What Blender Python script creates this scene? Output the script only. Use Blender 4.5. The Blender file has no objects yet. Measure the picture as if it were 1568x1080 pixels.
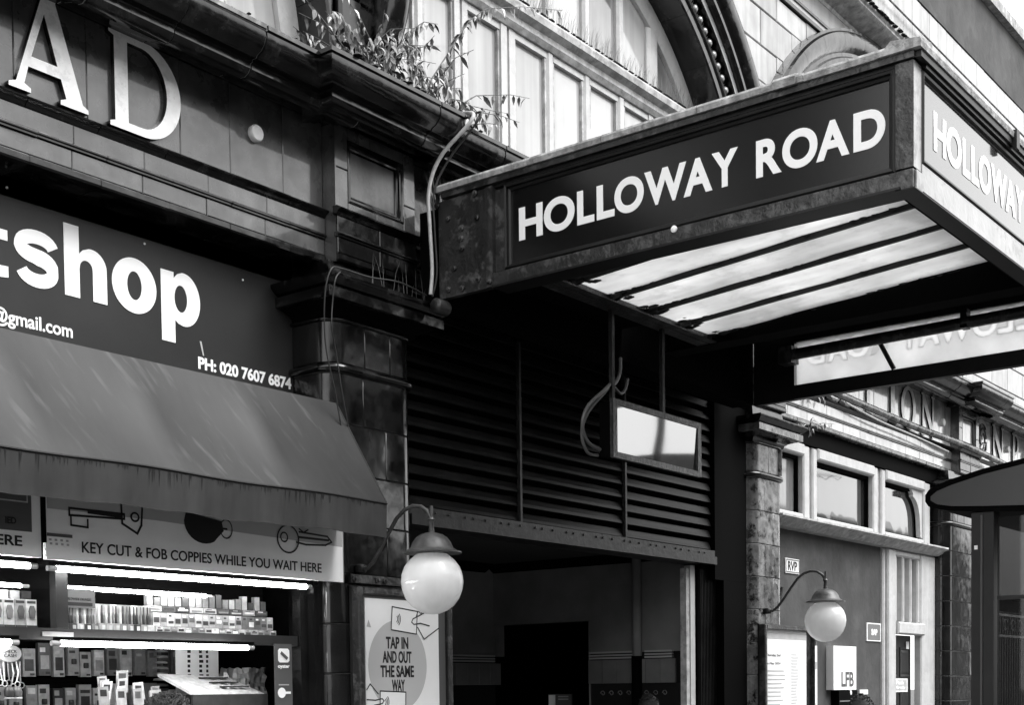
import bpy, math, random
from mathutils import Vector, Matrix
random.seed(11)
S = bpy.context.scene
COL = S.collection
PI = math.pi
# ------------------------------------------------------------------ camera
cd = bpy.data.cameras.new('camera'); cam = bpy.data.objects.new('camera', cd); COL.objects.link(cam)
R3 = Matrix(((0.60841163, 0.04023184, -0.79260122), (-0.79352728, 0.01543941, -0.60833879), (-0.01223729, 0.99907108, 0.04131857)))
cam.matrix_world = Matrix.Translation((0, -6.8, 1.6)) @ R3.to_4x4()
cd.sensor_fit = 'HORIZONTAL'; cd.sensor_width = 36; cd.lens = 2088.29 / 1568 * 36
cd.shift_x = 0; cd.shift_y = (1145 - 540) / 1568
cd.clip_start = 0.05; cd.clip_end = 3000
S.camera = cam
# ------------------------------------------------------------------ world, sun, exposure
SUN_DIR = Vector((0.42, -0.80, 1.15)).normalized()      # towards the sun
w = bpy.data.worlds.new('World'); S.world = w; w.use_nodes = True
nt = w.node_tree; nt.nodes.clear()
sky = nt.nodes.new('ShaderNodeTexSky'); sky.sky_type = 'NISHITA'; sky.sun_disc = False
sky.sun_elevation = math.asin(SUN_DIR.z); sky.sun_rotation = math.atan2(SUN_DIR.x, SUN_DIR.y)
sky.air_density = 1.5; sky.dust_density = 4.0
bw = nt.nodes.new('ShaderNodeRGBToBW'); nt.links.new(sky.outputs[0], bw.inputs[0])
tc = nt.nodes.new('ShaderNodeTexCoord'); ns = nt.nodes.new('ShaderNodeTexNoise'); ns.inputs['Scale'].default_value = 2.2; ns.inputs['Detail'].default_value = 5
nt.links.new(tc.outputs['Generated'], ns.inputs['Vector'])
mr = nt.nodes.new('ShaderNodeMapRange'); mr.inputs[1].default_value = .3; mr.inputs[2].default_value = .7; mr.inputs[3].default_value = 8.5; mr.inputs[4].default_value = 11.5
nt.links.new(ns.outputs['Fac'], mr.inputs[0])
mx = nt.nodes.new('ShaderNodeMix'); mx.data_type = 'FLOAT'; mx.inputs[0].default_value = .8      # cloud cover
nt.links.new(bw.outputs[0], mx.inputs[2]); nt.links.new(mr.outputs[0], mx.inputs[3])
bg = nt.nodes.new('ShaderNodeBackground'); bg.inputs['Strength'].default_value = .10
ow = nt.nodes.new('ShaderNodeOutputWorld')
nt.links.new(mx.outputs[0], bg.inputs['Color']); nt.links.new(bg.outputs[0], ow.inputs[0])
sl = bpy.data.lights.new('sun', 'SUN'); so = bpy.data.objects.new('sun', sl); COL.objects.link(so)
sl.energy = 1.5; sl.angle = math.radians(38); sl.color = (1, 1, 1)
so.rotation_euler = SUN_DIR.to_track_quat('Z', 'Y').to_euler()
S.view_settings.view_transform = 'Standard'; S.view_settings.look = 'None'; S.view_settings.gamma = 1
S.view_settings.exposure = 1.5
S.view_settings.use_curve_mapping = False

# ------------------------------------------------------------------ materials (a black-and-white place: every colour is a grey)
def mat(name, v, rough=.5, spec=.5, var=0.0, vscale=3.0, streak=0.0, sscale=6.0, objvar=0.0, bump=0.0, bscale=30.0,
        coat=0.0, blot=0.0, blotv=.5, blscale=2.0, emit=0.0, metal=0.0, rvar=0.0, trans=0.0, wav=0.0, stretch=(1, 1, .08), diag=None):
    m = bpy.data.materials.new(name); m.use_nodes = True
    n = m.node_tree.nodes; L = m.node_tree.links
    b = n['Principled BSDF']
    b.inputs['Roughness'].default_value = rough
    b.inputs['Specular IOR Level'].default_value = spec
    b.inputs['Metallic'].default_value = metal
    b.inputs['Coat Weight'].default_value = coat; b.inputs['Coat Roughness'].default_value = .04
    geo = n.new('ShaderNodeNewGeometry')
    def noise(scale, detail=4, st=None, rgh=.55):
        t = n.new('ShaderNodeTexNoise'); t.inputs['Scale'].default_value = scale; t.inputs['Detail'].default_value = detail
        t.inputs['Roughness'].default_value = rgh
        if st:
            mp = n.new('ShaderNodeMapping'); mp.inputs['Scale'].default_value = st
            L.new(geo.outputs['Position'], mp.inputs['Vector']); L.new(mp.outputs[0], t.inputs['Vector'])
        else: L.new(geo.outputs['Position'], t.inputs['Vector'])
        return t.outputs['Fac']
    def mrange(src, a, c, d, e):
        r = n.new('ShaderNodeMapRange'); r.inputs[1].default_value = a; r.inputs[2].default_value = c
        r.inputs[3].default_value = d; r.inputs[4].default_value = e; L.new(src, r.inputs[0]); return r.outputs[0]
    def mul(a, c):
        q = n.new('ShaderNodeMath'); q.operation = 'MULTIPLY'; L.new(a, q.inputs[0])
        if isinstance(c, float): q.inputs[1].default_value = c
        else: L.new(c, q.inputs[1])
        return q.outputs[0]
    cur = n.new('ShaderNodeValue'); cur.outputs[0].default_value = v; cur = cur.outputs[0]
    if var: cur = mul(cur, mrange(noise(vscale), .32, .68, 1 - var, 1 + var))
    if streak: cur = mul(cur, mrange(noise(sscale, 5, stretch), .38, .66, 1 + streak * .5, 1 - streak))
    if objvar:
        oi = n.new('ShaderNodeObjectInfo'); cur = mul(cur, mrange(oi.outputs['Random'], 0, 1, 1 - objvar, 1 + objvar))
    if diag:
        mp = n.new('ShaderNodeMapping'); mp.vector_type = 'POINT'; mp.inputs['Rotation'].default_value = (0, math.radians(24), 0); L.new(geo.outputs['Position'], mp.inputs['Vector'])
        m2 = n.new('ShaderNodeMapping'); m2.inputs['Scale'].default_value = (17, 3.2, 3.2); L.new(mp.outputs[0], m2.inputs['Vector'])
        t = n.new('ShaderNodeTexNoise'); t.inputs['Scale'].default_value = 1; t.inputs['Detail'].default_value = 3; L.new(m2.outputs[0], t.inputs['Vector'])
        f1 = mrange(t.outputs['Fac'], .56, .70, 0, 1); f2 = mrange(noise(1.6, 3), .40, .62, 0, diag[0]); f = mul(f1, f2)
        q = n.new('ShaderNodeMix'); q.data_type = 'FLOAT'; L.new(f, q.inputs[0]); L.new(cur, q.inputs[2]); q.inputs[3].default_value = diag[1]; cur = q.outputs[0]
    if blot:
        f = mrange(noise(blscale, 8, None, .7), .52 , .60, 0, blot)
        q = n.new('ShaderNodeMix'); q.data_type = 'FLOAT'; L.new(f, q.inputs[0]); L.new(cur, q.inputs[2]); q.inputs[3].default_value = blotv
        cur = q.outputs[0]
    cc = n.new('ShaderNodeCombineColor')
    for i in range(3): L.new(cur, cc.inputs[i])
    L.new(cc.outputs[0], b.inputs['Base Color'])
    if emit:
        L.new(cc.outputs[0], b.inputs['Emission Color']); b.inputs['Emission Strength'].default_value = emit
    if rvar: L.new(mrange(noise(vscale * 2.3), .35, .65, max(.02, rough - rvar), rough + rvar), b.inputs['Roughness'])
    if bump or wav:
        bp = n.new('ShaderNodeBump'); bp.inputs['Strength'].default_value = bump or wav; bp.inputs['Distance'].default_value = .01 if bump else .03
        L.new(noise(bscale, 6 if bump else 1), bp.inputs['Height']); L.new(bp.outputs[0], b.inputs['Normal'])
    if trans:
        tr = n.new('ShaderNodeBsdfTranslucent'); L.new(cc.outputs[0], tr.inputs[0])
        ms = n.new('ShaderNodeMixShader'); ms.inputs[0].default_value = trans
        L.new(b.outputs[0], ms.inputs[1]); L.new(tr.outputs[0], ms.inputs[2])
        L.new(ms.outputs[0], n['Material Output'].inputs[0])
    return m
M = {}
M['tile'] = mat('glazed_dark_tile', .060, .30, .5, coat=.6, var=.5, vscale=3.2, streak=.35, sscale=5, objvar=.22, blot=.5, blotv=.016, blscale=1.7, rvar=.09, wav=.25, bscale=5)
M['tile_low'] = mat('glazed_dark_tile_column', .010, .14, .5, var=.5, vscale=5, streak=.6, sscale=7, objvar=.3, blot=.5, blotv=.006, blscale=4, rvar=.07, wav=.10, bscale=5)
M['tile_pale'] = mat('sky_paled_weathered_tile', .34, .14, .5, coat=.7, var=.25, vscale=4, streak=.35, sscale=6, objvar=.15, blot=.3, blotv=.07, blscale=4)  # weathered tile; grazing sky reflection painted in as a paler base
M['tile_mid'] = mat('sky_greyed_panel_tile', .15, .3, .5, var=.35, vscale=6, streak=.3, sscale=6, blot=.5, blotv=.04, blscale=3)  # reflected sky in the pilaster panels painted as a greyer base
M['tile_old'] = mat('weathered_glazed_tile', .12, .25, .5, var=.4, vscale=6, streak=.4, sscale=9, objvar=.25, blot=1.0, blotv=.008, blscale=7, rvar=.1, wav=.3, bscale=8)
M['mould'] = mat('glazed_dark_moulding', .0030, .17, .5, var=.5, vscale=6, streak=.3, sscale=9, objvar=.3, rvar=.05, wav=.12, bscale=9, blot=.35, blotv=.05, blscale=5)
M['mortar'] = mat('dark_mortar', .012, .8, .2)
M['joint_mid'] = mat('grey_joint_mortar', .12, .85, .2, var=.5, vscale=8)
M['joint_light'] = mat('pale_joint_mortar', .30, .85, .2, var=.5, vscale=8)
M['cream'] = mat('cream_faience', .33, .28, .5, var=.14, vscale=4, streak=.24, sscale=9, objvar=.14, wav=.2, bscale=4, blot=.12, blotv=.25, blscale=5)
M['render_grey'] = mat('stained_render', .070, .8, .2, var=.3, vscale=1.8, streak=.12, sscale=3, blot=.7, blotv=.055, blscale=2.2, bump=.5, bscale=12)
M['white_paint'] = mat('old_white_paint', .48, .45, .4, var=.08, vscale=7, streak=.08, sscale=14, blot=.35, blotv=.35, blscale=8, bump=.3, bscale=40)
M['sill_paint'] = mat('dirty_white_sill', .42, .6, .3, var=.3, vscale=10, streak=.10, sscale=12, blot=.5, blotv=.16, blscale=9, bump=.4, bscale=30)
M['pane_light'] = mat('curtained_window_glass', .40, .07, .5, var=.12, vscale=1.3, streak=.25, sscale=5, stretch=(1, 1, .02), coat=.4)
M['pane_dark'] = mat('dark_window_glass', .02, .03, .6, wav=.12, bscale=2.5, coat=1)
M['letter'] = mat('painted_relief_letter', .90, .4, .4, var=.08, vscale=14, blot=.3, blotv=.45, blscale=12, bump=.3, bscale=25)
M['letter_far'] = mat('worn_relief_letter', .62, .35, .4, var=.2, vscale=8, blot=.4, blotv=.2, blscale=6)
M['shop_board'] = mat('shop_fascia_board', .028, .35, .2, var=.12, vscale=2)
M['print_white'] = mat('white_vinyl_lettering', .95, .5, .3)
M['print_black'] = mat('black_print', .012, .6, .3)
M['print_grey'] = mat('grey_print', .42, .6, .3, var=.1, vscale=9)
M['print_dark'] = mat('dark_grey_print', .09, .5, .3)
M['awning'] = mat('dirty_awning_vinyl', .027, .42, .22, var=.10, vscale=2, streak=.08, sscale=11, stretch=(1.6, .3, .30), diag=(.55, .085), bump=.08, bscale=6)
M['awning_hem'] = mat('black_awning_piping', .008, .6, .3, var=.4, vscale=20)
M['valance'] = mat('awning_valance_vinyl', .030, .5, .3, var=.15, vscale=4, streak=.25, sscale=9)
M['steel'] = mat('riveted_painted_steel', .018, .36, .5, var=.4, vscale=5, streak=.35, sscale=8, blot=.7, blotv=.085, blscale=8, bump=.8, bscale=26)
M['steel_dk'] = mat('black_painted_steel', .006, .45, .35, var=.4, vscale=7)
M['fascia_end'] = mat('weathered_end_fascia', .34, .34, .5, var=.15, vscale=4, streak=.12, sscale=5, blot=.6, blotv=.10, blscale=3.5, bump=.3, bscale=20)
M['coping'] = mat('lichen_lead_coping', .34, .75, .3, var=.35, vscale=9, streak=.35, sscale=16, blot=.5, blotv=.12, blscale=13, bump=.9, bscale=40)
M['panel'] = mat('station_name_enamel', .006, .2, .5, var=.1, vscale=1.5)
M['panel_end'] = mat('station_name_enamel_sky_lit', .03, .10, .5, coat=.4, var=.15, vscale=1.5)  # same enamel as the side, base lightened to paint in the sky's glare
M['panel_back'] = mat('translucent_name_panel', .88, .4, .3, var=.12, vscale=2, trans=.85)
M['panel_back_letter'] = mat('translucent_name_letter', .95, .4, .3, trans=.95)
M['skylight'] = mat('translucent_skylight', .62, .35, .4, var=.12, vscale=1.6, streak=.15, sscale=5, trans=.88, stretch=(1, .12, 1), blot=.22, blotv=.34, blscale=5)
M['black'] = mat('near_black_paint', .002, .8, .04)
M['louvre'] = mat('black_louvre_paint', .0030, .40, .12, var=.4, vscale=5, objvar=.4, blot=.3, blotv=.018, blscale=3)
M['beam'] = mat('entrance_beam_paint', .012, .45, .4, var=.4, vscale=4, streak=.5, sscale=5, blot=.5, blotv=.05, blscale=5, bump=.4, bscale=18)
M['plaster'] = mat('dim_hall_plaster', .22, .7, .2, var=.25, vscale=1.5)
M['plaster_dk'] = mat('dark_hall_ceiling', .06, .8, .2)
M['dado'] = mat('glazed_dado_tile', .2, .3, .4, objvar=.15, var=.15, vscale=4)
M['dado_rail'] = mat('dado_rail_glaze', .5, .25, .5)
M['door_dk'] = mat('dark_painted_door', .018, .4, .4, var=.2)
M['opal'] = mat('opal_glass_globe', .92, .15, .5, trans=.5, var=.02, vscale=9, streak=.03, sscale=20, coat=.5)
M['lamp_metal'] = mat('grey_green_lamp_metal', .055, .42, .5, var=.35, vscale=12, streak=.3, sscale=20, bump=.2, bscale=40)
M['tube'] = mat('lit_fluorescent_tube', 1.0, .4, .3, emit=15.0)
M['tube_end'] = mat('tube_end_cap', .45, .4, .4)
M['signwhite'] = mat('white_sign_board', .88, .35, .4, var=.06, vscale=3)
M['bandgrey'] = mat('awning_shade_grey', .42, .5, .3)  # grey for the awning's painted shadow on the key board
M['signgrey'] = mat('grey_sign_band', .16, .5, .3)
M['alu'] = mat('aluminium_trim', .35, .35, .5, metal=.6, var=.2, vscale=12)
M['paper'] = mat('paper_poster', .86, .25, .4, var=.04, vscale=3)
M['leafm'] = mat('weed_leaf', .17, .5, .4, objvar=.6, var=.3, vscale=20)
M['leafl'] = mat('pale_weed_leaf', .36, .5, .4, objvar=.5, var=.3, vscale=20)
M['stem'] = mat('weed_stem', .10, .7, .3)
M['moss'] = mat('moss', .05, .9, .2, var=.5, vscale=30)
M['cable_l'] = mat('pale_cable', .42, .4, .4, var=.2, vscale=20)
M['cable_d'] = mat('dark_cable', .02, .5, .4, var=.3, vscale=20)
M['conduit'] = mat('flexible_conduit', .09, .35, .5)
M['asphalt'] = mat('asphalt', .05, .9, .2, var=.25, vscale=15, bump=.3, bscale=60)
M['paving'] = mat('paving_slabs', .10, .85, .2, var=.2, vscale=8)
M['kerb'] = mat('granite_kerb', .14, .8, .2)
M['ground'] = mat('ground', .08, .9, .2)
M['hair_d'] = mat('dark_hair', .010, .6, .3)
M['hair_g'] = mat('grey_curly_hair', .055, .8, .2, var=.5, vscale=60)
M['skin'] = mat('skin', .35, .5, .3)
M['coat_d'] = mat('dark_coat_cloth', .02, .8, .2)
M['mirror'] = mat('mirror_glass', .28, .03, .5, metal=1.0, wav=.02, bscale=2)
M['shelter'] = mat('shelter_grey_panel', .045, .35, .4)
M['brick_far'] = mat('far_brick', .10, .8, .2, var=.2)
def glassmat():
    m = bpy.data.materials.new('shelter_glass'); m.use_nodes = True
    b = m.node_tree.nodes['Principled BSDF']; b.inputs['Base Color'].default_value = (.01, .01, .01, 1)
    b.inputs['Roughness'].default_value = .02; b.inputs['Alpha'].default_value = .45; b.inputs['Coat Weight'].default_value = .3
    return m
M['glass'] = glassmat()
GB = [mat('packet_print_%s' % k, v, .35, .4, var=.2, vscale=22, objvar=.35) for k, v in (('dark', .05), ('mid', .14), ('grey', .28), ('pale', .45), ('white', .65))]

# ------------------------------------------------------------------ builders
ORG = {}
def org(o): return ORG.get(o.name, Vector((0, 0, 0))) if o else Vector((0, 0, 0))
def tag(o, label=None, cat=None, group=None, kind=None):
    if label: o['label'] = label
    if cat: o['category'] = cat
    if group: o['group'] = group
    if kind: o['kind'] = kind
    return o
def thing(name, label, cat, loc=(0, 0, 0), group=None):
    o = bpy.data.objects.new(name, None); COL.objects.link(o); o.location = loc; o.empty_display_size = .1
    ORG[o.name] = Vector(loc); return tag(o, label, cat, group)
def link(name, me, parent=None, loc=(0, 0, 0), rot=None, label=None):
    """loc is in world space"""
    o = bpy.data.objects.new(name, me); COL.objects.link(o)
    if parent: o.parent = parent
    o.location = Vector(loc) - org(parent)
    if rot: o.rotation_euler = rot
    ORG[o.name] = Vector(loc)
    if label: o['label'] = label
    return o
class MB:
    def __init__(s): s.v = []; s.f = []
    def add(s, vs, fs):
        k = len(s.v); s.v += [tuple(p) for p in vs]; s.f += [tuple(i + k for i in f) for f in fs]; return s
    def box(s, x0, x1, y0, y1, z0, z1):
        if x1 < x0: x0, x1 = x1, x0
        if y1 < y0: y0, y1 = y1, y0
        if z1 < z0: z0, z1 = z1, z0
        return s.add([(x0, y0, z0), (x1, y0, z0), (x1, y1, z0), (x0, y1, z0), (x0, y0, z1), (x1, y0, z1), (x1, y1, z1), (x0, y1, z1)],
                     [(0, 3, 2, 1), (4, 5, 6, 7), (0, 1, 5, 4), (1, 2, 6, 5), (2, 3, 7, 6), (3, 0, 4, 7)])
    def loft(s, rows, closed=True, caps=True):
        n = len(rows[0]); vs = [p for r in rows for p in r]; fs = []
        for i in range(len(rows) - 1):
            for j in range(n if closed else n - 1):
                a = i * n + j; b = i * n + (j + 1) % n; fs.append((a, b, b + n, a + n))
        if caps and closed:
            fs.append(tuple(range(n - 1, -1, -1))); fs.append(tuple(range((len(rows) - 1) * n, len(rows) * n)))
        return s.add(vs, fs)
    def tube(s, pts, r, seg=8, caps=True):
        pts = [Vector(p) for p in pts]; rows = []; up = None
        for i, p in enumerate(pts):
            d = (pts[min(i + 1, len(pts) - 1)] - pts[max(i - 1, 0)]).normalized()
            if up is None: up = Vector((0, 0, 1)) if abs(d.z) < .9 else Vector((1, 0, 0))
            a = d.cross(up).normalized(); up = a.cross(d).normalized()
            rr = r[i] if isinstance(r, (list, tuple)) else r
            rows.append([p + a * rr * math.cos(2 * PI * k / seg) + up * rr * math.sin(2 * PI * k / seg) for k in range(seg)])
        return s.loft(rows, True, caps)
    def lathe(s, prof, c, seg=24):
        rows = [[(c[0] + r * math.cos(2 * PI * k / seg), c[1] + r * math.sin(2 * PI * k / seg), c[2] + z) for k in range(seg)] for r, z in prof]
        return s.loft(rows)
    def prism(s, poly, y0, y1):            # polygon in x,z pushed along y
        return s.loft([[(x, y0, z) for x, z in poly], [(x, y1, z) for x, z in poly]])
    def mesh(s, name, m, origin=Vector((0, 0, 0)), smooth=None):
        me = bpy.data.meshes.new(name)
        me.from_pydata([tuple(Vector(p) - origin) for p in s.v], [], s.f)
        me.materials.append(m)
        import bmesh
        b = bmesh.new(); b.from_mesh(me); bmesh.ops.recalc_face_normals(b, faces=b.faces); b.to_mesh(me); b.free()
        if smooth:
            me.shade_smooth(); me.set_sharp_from_angle(angle=math.radians(smooth))
        return me
    def build(s, name, m, parent=None, smooth=None, label=None, at=None):
        o0 = Vector(at) if at is not None else org(parent)
        return link(name, s.mesh(name, m, o0, smooth), parent, o0, label=label)
def box(name, m, parent, x0, x1, y0, y1, z0, z1, label=None): return MB().box(x0, x1, y0, y1, z0, z1).build(name, m, parent, label=label)

TC = {}
def tile(name, m, parent, x0, x1, z0, z1, y, d=.03, ch=.005, jit=1.0, gap=.003):
    """one glazed tile on the plane y, facing the street, cushion edge"""
    x0 += gap / 2; x1 -= gap / 2; z0 += gap / 2; z1 -= gap / 2
    wd, h = round(x1 - x0, 3), round(z1 - z0, 3); key = (name, m.name, wd, h, d, ch)
    if key not in TC:
        a, b = wd / 2, h / 2
        vs = [(sx * a, 0, sz * b) for sx, sz in ((-1, -1), (1, -1), (1, 1), (-1, 1))]
        vs += [(sx * a, -d + ch, sz * b) for sx, sz in ((-1, -1), (1, -1), (1, 1), (-1, 1))]
        vs += [(sx * (a - ch), -d, sz * (b - ch)) for sx, sz in ((-1, -1), (1, -1), (1, 1), (-1, 1))]
        fs = [(8, 9, 10, 11)] + [(k, (k + 1) % 4, (k + 1) % 4 + 4, k + 4) for k in range(4)] + [(k + 4, (k + 1) % 4 + 4, (k + 1) % 4 + 8, k + 8) for k in range(4)]
        TC[key] = MB().add(vs, fs).mesh(name, m)
    t = .006 * jit
    return link(name, TC[key], parent, ((x0 + x1) / 2, y + d + random.uniform(-.001, .001) * jit, (z0 + z1) / 2),
                (random.uniform(-t, t), 0, random.uniform(-t, t)))

def curve_mesh(cu):
    o = bpy.data.objects.new('tmp', cu); COL.objects.link(o)
    bpy.context.view_layer.update(); dg = bpy.context.evaluated_depsgraph_get()
    me = bpy.data.meshes.new_from_object(o.evaluated_get(dg)); bpy.data.objects.remove(o); bpy.data.curves.remove(cu)
    return me
AX = {'-Y': (Vector((1, 0, 0)), Vector((0, 0, 1)), Vector((0, -1, 0))), '-X': (Vector((0, -1, 0)), Vector((0, 0, 1)), Vector((-1, 0, 0))),
      '+X': (Vector((0, 1, 0)), Vector((0, 0, 1)), Vector((1, 0, 0)))}
def place2d(me, name, m, parent, u0, u1, z0, z1, plane, face, thick, label=None, side=None):
    U, V, N = AX[face]; vs = me.vertices
    a0 = min(v.co.x for v in vs); a1 = max(v.co.x for v in vs); b0 = min(v.co.y for v in vs); b1 = max(v.co.y for v in vs)
    c0 = min(v.co.z for v in vs); c1 = max(v.co.z for v in vs)
    base = Vector((0, plane, 0)) if face == '-Y' else Vector((plane, 0, 0))
    Ua = U if face != '-X' else U
    o0 = org(parent)
    for v in vs:
        a = (v.co.x - a0) / (a1 - a0); b = (v.co.y - b0) / (b1 - b0); c = (v.co.z - c0) / max(1e-9, c1 - c0)
        if face == '-Y': p = Vector((u0 + a * (u1 - u0), plane, z0 + b * (z1 - z0)))
        else: p = Vector((plane, u0 + a * (u1 - u0), z0 + b * (z1 - z0)))
        v.co = p + N * (c * thick) - o0
    me.materials.clear(); me.materials.append(m)
    if side:
        me.materials.append(side)
        for p in me.polygons:
            if abs(p.normal.dot(N)) < .6 or True:
                vv = [vs[i].co.dot(N) for i in p.vertices]
                if max(vv) - min(vv) > thick * .3: p.material_index = 1
    return link(name, me, parent, o0, label=label)
def text(body, name, m, parent, u0, u1, z0, z1, plane, face='-Y', thick=.002, off=.0, label=None):
    """u0..u1, z0..z1 is the box the glyphs fill (u is x on -Y faces, y on X faces)"""
    cu = bpy.data.curves.new('text', 'FONT'); cu.body = body; cu.offset = off; cu.extrude = .01; cu.resolution_u = 6
    return place2d(curve_mesh(cu), name, m, parent, u0, u1, z0, z1, plane, face, thick, label)
def outline(polys, name, m, parent, u0, u1, z0, z1, plane, face='-Y', thick=.03, bevel=0, label=None, side=None):
    cu = bpy.data.curves.new('o', 'CURVE'); cu.dimensions = '2D'; cu.fill_mode = 'BOTH'; cu.extrude = .05
    for pl in polys:
        sp = cu.splines.new('POLY'); sp.points.add(len(pl) - 1)
        for k, (x, y) in enumerate(pl): sp.points[k].co = (x, y, 0, 1)
        sp.use_cyclic_u = True
    return place2d(curve_mesh(cu), name, m, parent, u0, u1, z0, z1, plane, face, thick, label, side)
def arc(cx, cy, rx, ry, a0, a1, n=14): return [(cx + rx * math.cos(math.radians(a0 + (a1 - a0) * k / n)), cy + ry * math.sin(math.radians(a0 + (a1 - a0) * k / n))) for k in range(n + 1)]
def strokepoly(pts, wd):
    P = [Vector((p[0], p[1])) for p in pts]; Lf = []; Rt = []
    for i, p in enumerate(P):
        d = (P[min(i + 1, len(P) - 1)] - P[max(i - 1, 0)]).normalized(); nn = Vector((-d.y, d.x)); q = wd[i] if isinstance(wd, list) else wd
        Lf.append(tuple(p + nn * q / 2)); Rt.append(tuple(p - nn * q / 2))
    return Lf + Rt[::-1]
def strip(pts, wd, name, m, parent, plane, face='-Y', lift=.003, closed=False):
    """flat printed line on a sign; pts are (u,z)"""
    P = [Vector(p) for p in pts]
    if closed: P.append(P[0])
    mb = MB()
    for a, b in zip(P[:-1], P[1:]):
        d = (b - a).normalized(); nn = Vector((-d.y, d.x)) * wd * .62; e = d * wd * .5
        q = [a + nn - e, b + nn + e, b - nn + e, a - nn - e]
        mb.f.append(tuple(range(len(mb.v), len(mb.v) + 4)))
        mb.v += [(x.x, plane - lift, x.y) for x in q]; lift += .00004
    return mb.build(name, m, parent)
# glyph outlines ------------------------------------------------
GL = {}
GL['A'] = [[(0, 0), (.27, 0), (.27, .04), (.19, .07), (.245, .24), (.65, .24), (.715, .07), (.64, .04), (.64, 0), (1, 0), (1, .04), (.93, .07), (.60, .93), (.62, 1), (.36, 1), (.38, .96), (.42, .93), (.09, .07), (0, .04)],
           [(.285, .345), (.61, .345), (.455, .79)]]
GL['D'] = [[(0, 0), (.46, 0)] + arc(.46, .5, .54, .5, -88, 88, 22) + [(0, 1), (0, .955), (.07, .93), (.07, .07), (0, .045)],
           [(.25, .085)] + arc(.44, .5, .36, .415, -88, 88, 20) + [(.25, .915)]]
GL['N'] = [[(0, 0), (.24, 0), (.24, .04), (.17, .06), (.17, .74), (.82, 0), (.92, 0), (.92, .94), (1, .96), (1, 1), (.76, 1), (.76, .96), (.83, .94), (.83, .3), (.22, 1), (0, 1), (0, .96), (.08, .94), (.08, .06), (0, .04)]]
GL['I'] = [[(0, 0), (1, 0), (1, .04), (.75, .06), (.75, .94), (1, .96), (1, 1), (0, 1), (0, .96), (.25, .94), (.25, .06), (0, .04)]]
GL['T'] = [[(.32, 0), (.68, 0), (.68, .04), (.59, .06), (.59, .91), (.93, .91), (.96, .8), (1, .8), (1, 1), (0, 1), (0, .8), (.04, .8), (.07, .91), (.41, .91), (.41, .06), (.32, .04)]]
GL['O'] = [arc(.5, .5, .5, .5, 0, 350, 35), arc(.5, .5, .31, .41, 0, 350, 35)]
GL['P'] = [[(0, 0), (.5, 0), (.5, .04), (.38, .06), (.38, .43)] + arc(.5, .715, .5, .285, -88, 88, 16) + [(0, 1), (0, .96), (.12, .94), (.12, .06), (0, .04)],
           [(.38, .5)] + arc(.5, .715, .24, .215, -88, 88, 12) + [(.38, .93)]]
GL['E'] = [[(0, 0), (1, 0), (1, .22), (.92, .1), (.4, .08), (.4, .46), (.8, .46), (.8, .54), (.4, .54), (.4, .92), (.9, .9), (.96, .8), (.96, 1), (0, 1), (0, .96), (.12, .94), (.12, .06), (0, .04)]]
GL['R'] = [[(0, 0), (.36, 0), (.36, .04), (.28, .06), (.28, .44), (.42, .44), (.74, 0), (1, 0), (1, .05), (.62, .47)] + arc(.45, .73, .42, .27, -60, 88, 14) + [(0, 1), (0, .96), (.09, .94), (.09, .06), (0, .04)],
           [(.28, .52)] + arc(.44, .73, .22, .2, -88, 88, 12) + [(.28, .93)]]
GL['S'] = [strokepoly(arc(.5, .74, .36, .2, 20, 180, 12) + arc(.5, .66, .36, .16, 190, 250, 5) + arc(.5, .34, .36, .2, 70, -10, 8)[0:] + arc(.5, .27, .38, .2, -20, -165, 12), .15)]
GL['G'] = [strokepoly(arc(.55, .5, .45, .45, 40, 318, 30) + [(.92, .22), (.92, .45)], [.06 + .1 * math.sin(PI * k / 32) for k in range(33)])]
GL['h'] = [[(0, 0), (.35, 0), (.35, .56)] + arc(.51, .60, .155, .17, 178, 2, 12) + [(.665, 0), (1.0, 0), (1.0, .66)] + arc(.64, .66, .36, .36, 2, 100, 12) + [(.44, .96), (.35, .87), (.35, 1.40), (0, 1.40)]]
GL['o'] = [arc(.5, .5, .5, .5, 0, 352, 44), arc(.5, .5, .165, .26, 0, 352, 44)]
GL['p'] = [[(0, 0), (.34, 0), (.34, .46)] + [(.43, .40)] + arc(.58, .90, .42, .53, -95, 95, 22) + [(.42, 1.38), (.325, 1.28), (.325, 1.40), (0, 1.40)], arc(.50, .90, .165, .27, 0, 352, 30)]
GL['s'] = [strokepoly(arc(.5, .70, .35, .175, 8, 172, 12) + arc(.48, .70, .33, .16, 188, 262, 6) + arc(.52, .33, .31, .19, 88, 20, 6) + arc(.5, .30, .335, .185, 5, -168, 14), [.24] * 13 + [.27] * 7 + [.29] * 7 + [.24] * 15)]
GL['t'] = [[(.20, .78), (0, .78), (0, 1.0), (.20, 1.0), (.20, 1.28), (.62, 1.28), (.62, 1.0), (1, 1.0), (1, .78), (.62, .78), (.62, .32)] + arc(.82, .33, .20, .1, 180, 262, 6) + [(1, .24), (1, .01), (.8, -.01)] + arc(.56, .26, .36, .27, 270, 182, 10) + [(.20, .3)]]

# ================================================================== SETTING
tag(box('ground', M['ground'], None, -400, 600, -400, 400, -.4, -.15), kind='structure')
tag(box('road', M['asphalt'], None, -150, 250, -16, -4.75, -.146, -.12), kind='structure')
tag(box('pavement', M['paving'], None, -60, 120, -4.6, 9, -.14, 0), kind='structure')
tag(box('kerb', M['kerb'], None, -60, 120, -4.75, -4.603, -.14, -.004), kind='structure')
tag(box('far_pavement', M['paving'], None, -60, 250, -20, -16.003, -.142, -.02), kind='structure')

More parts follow.
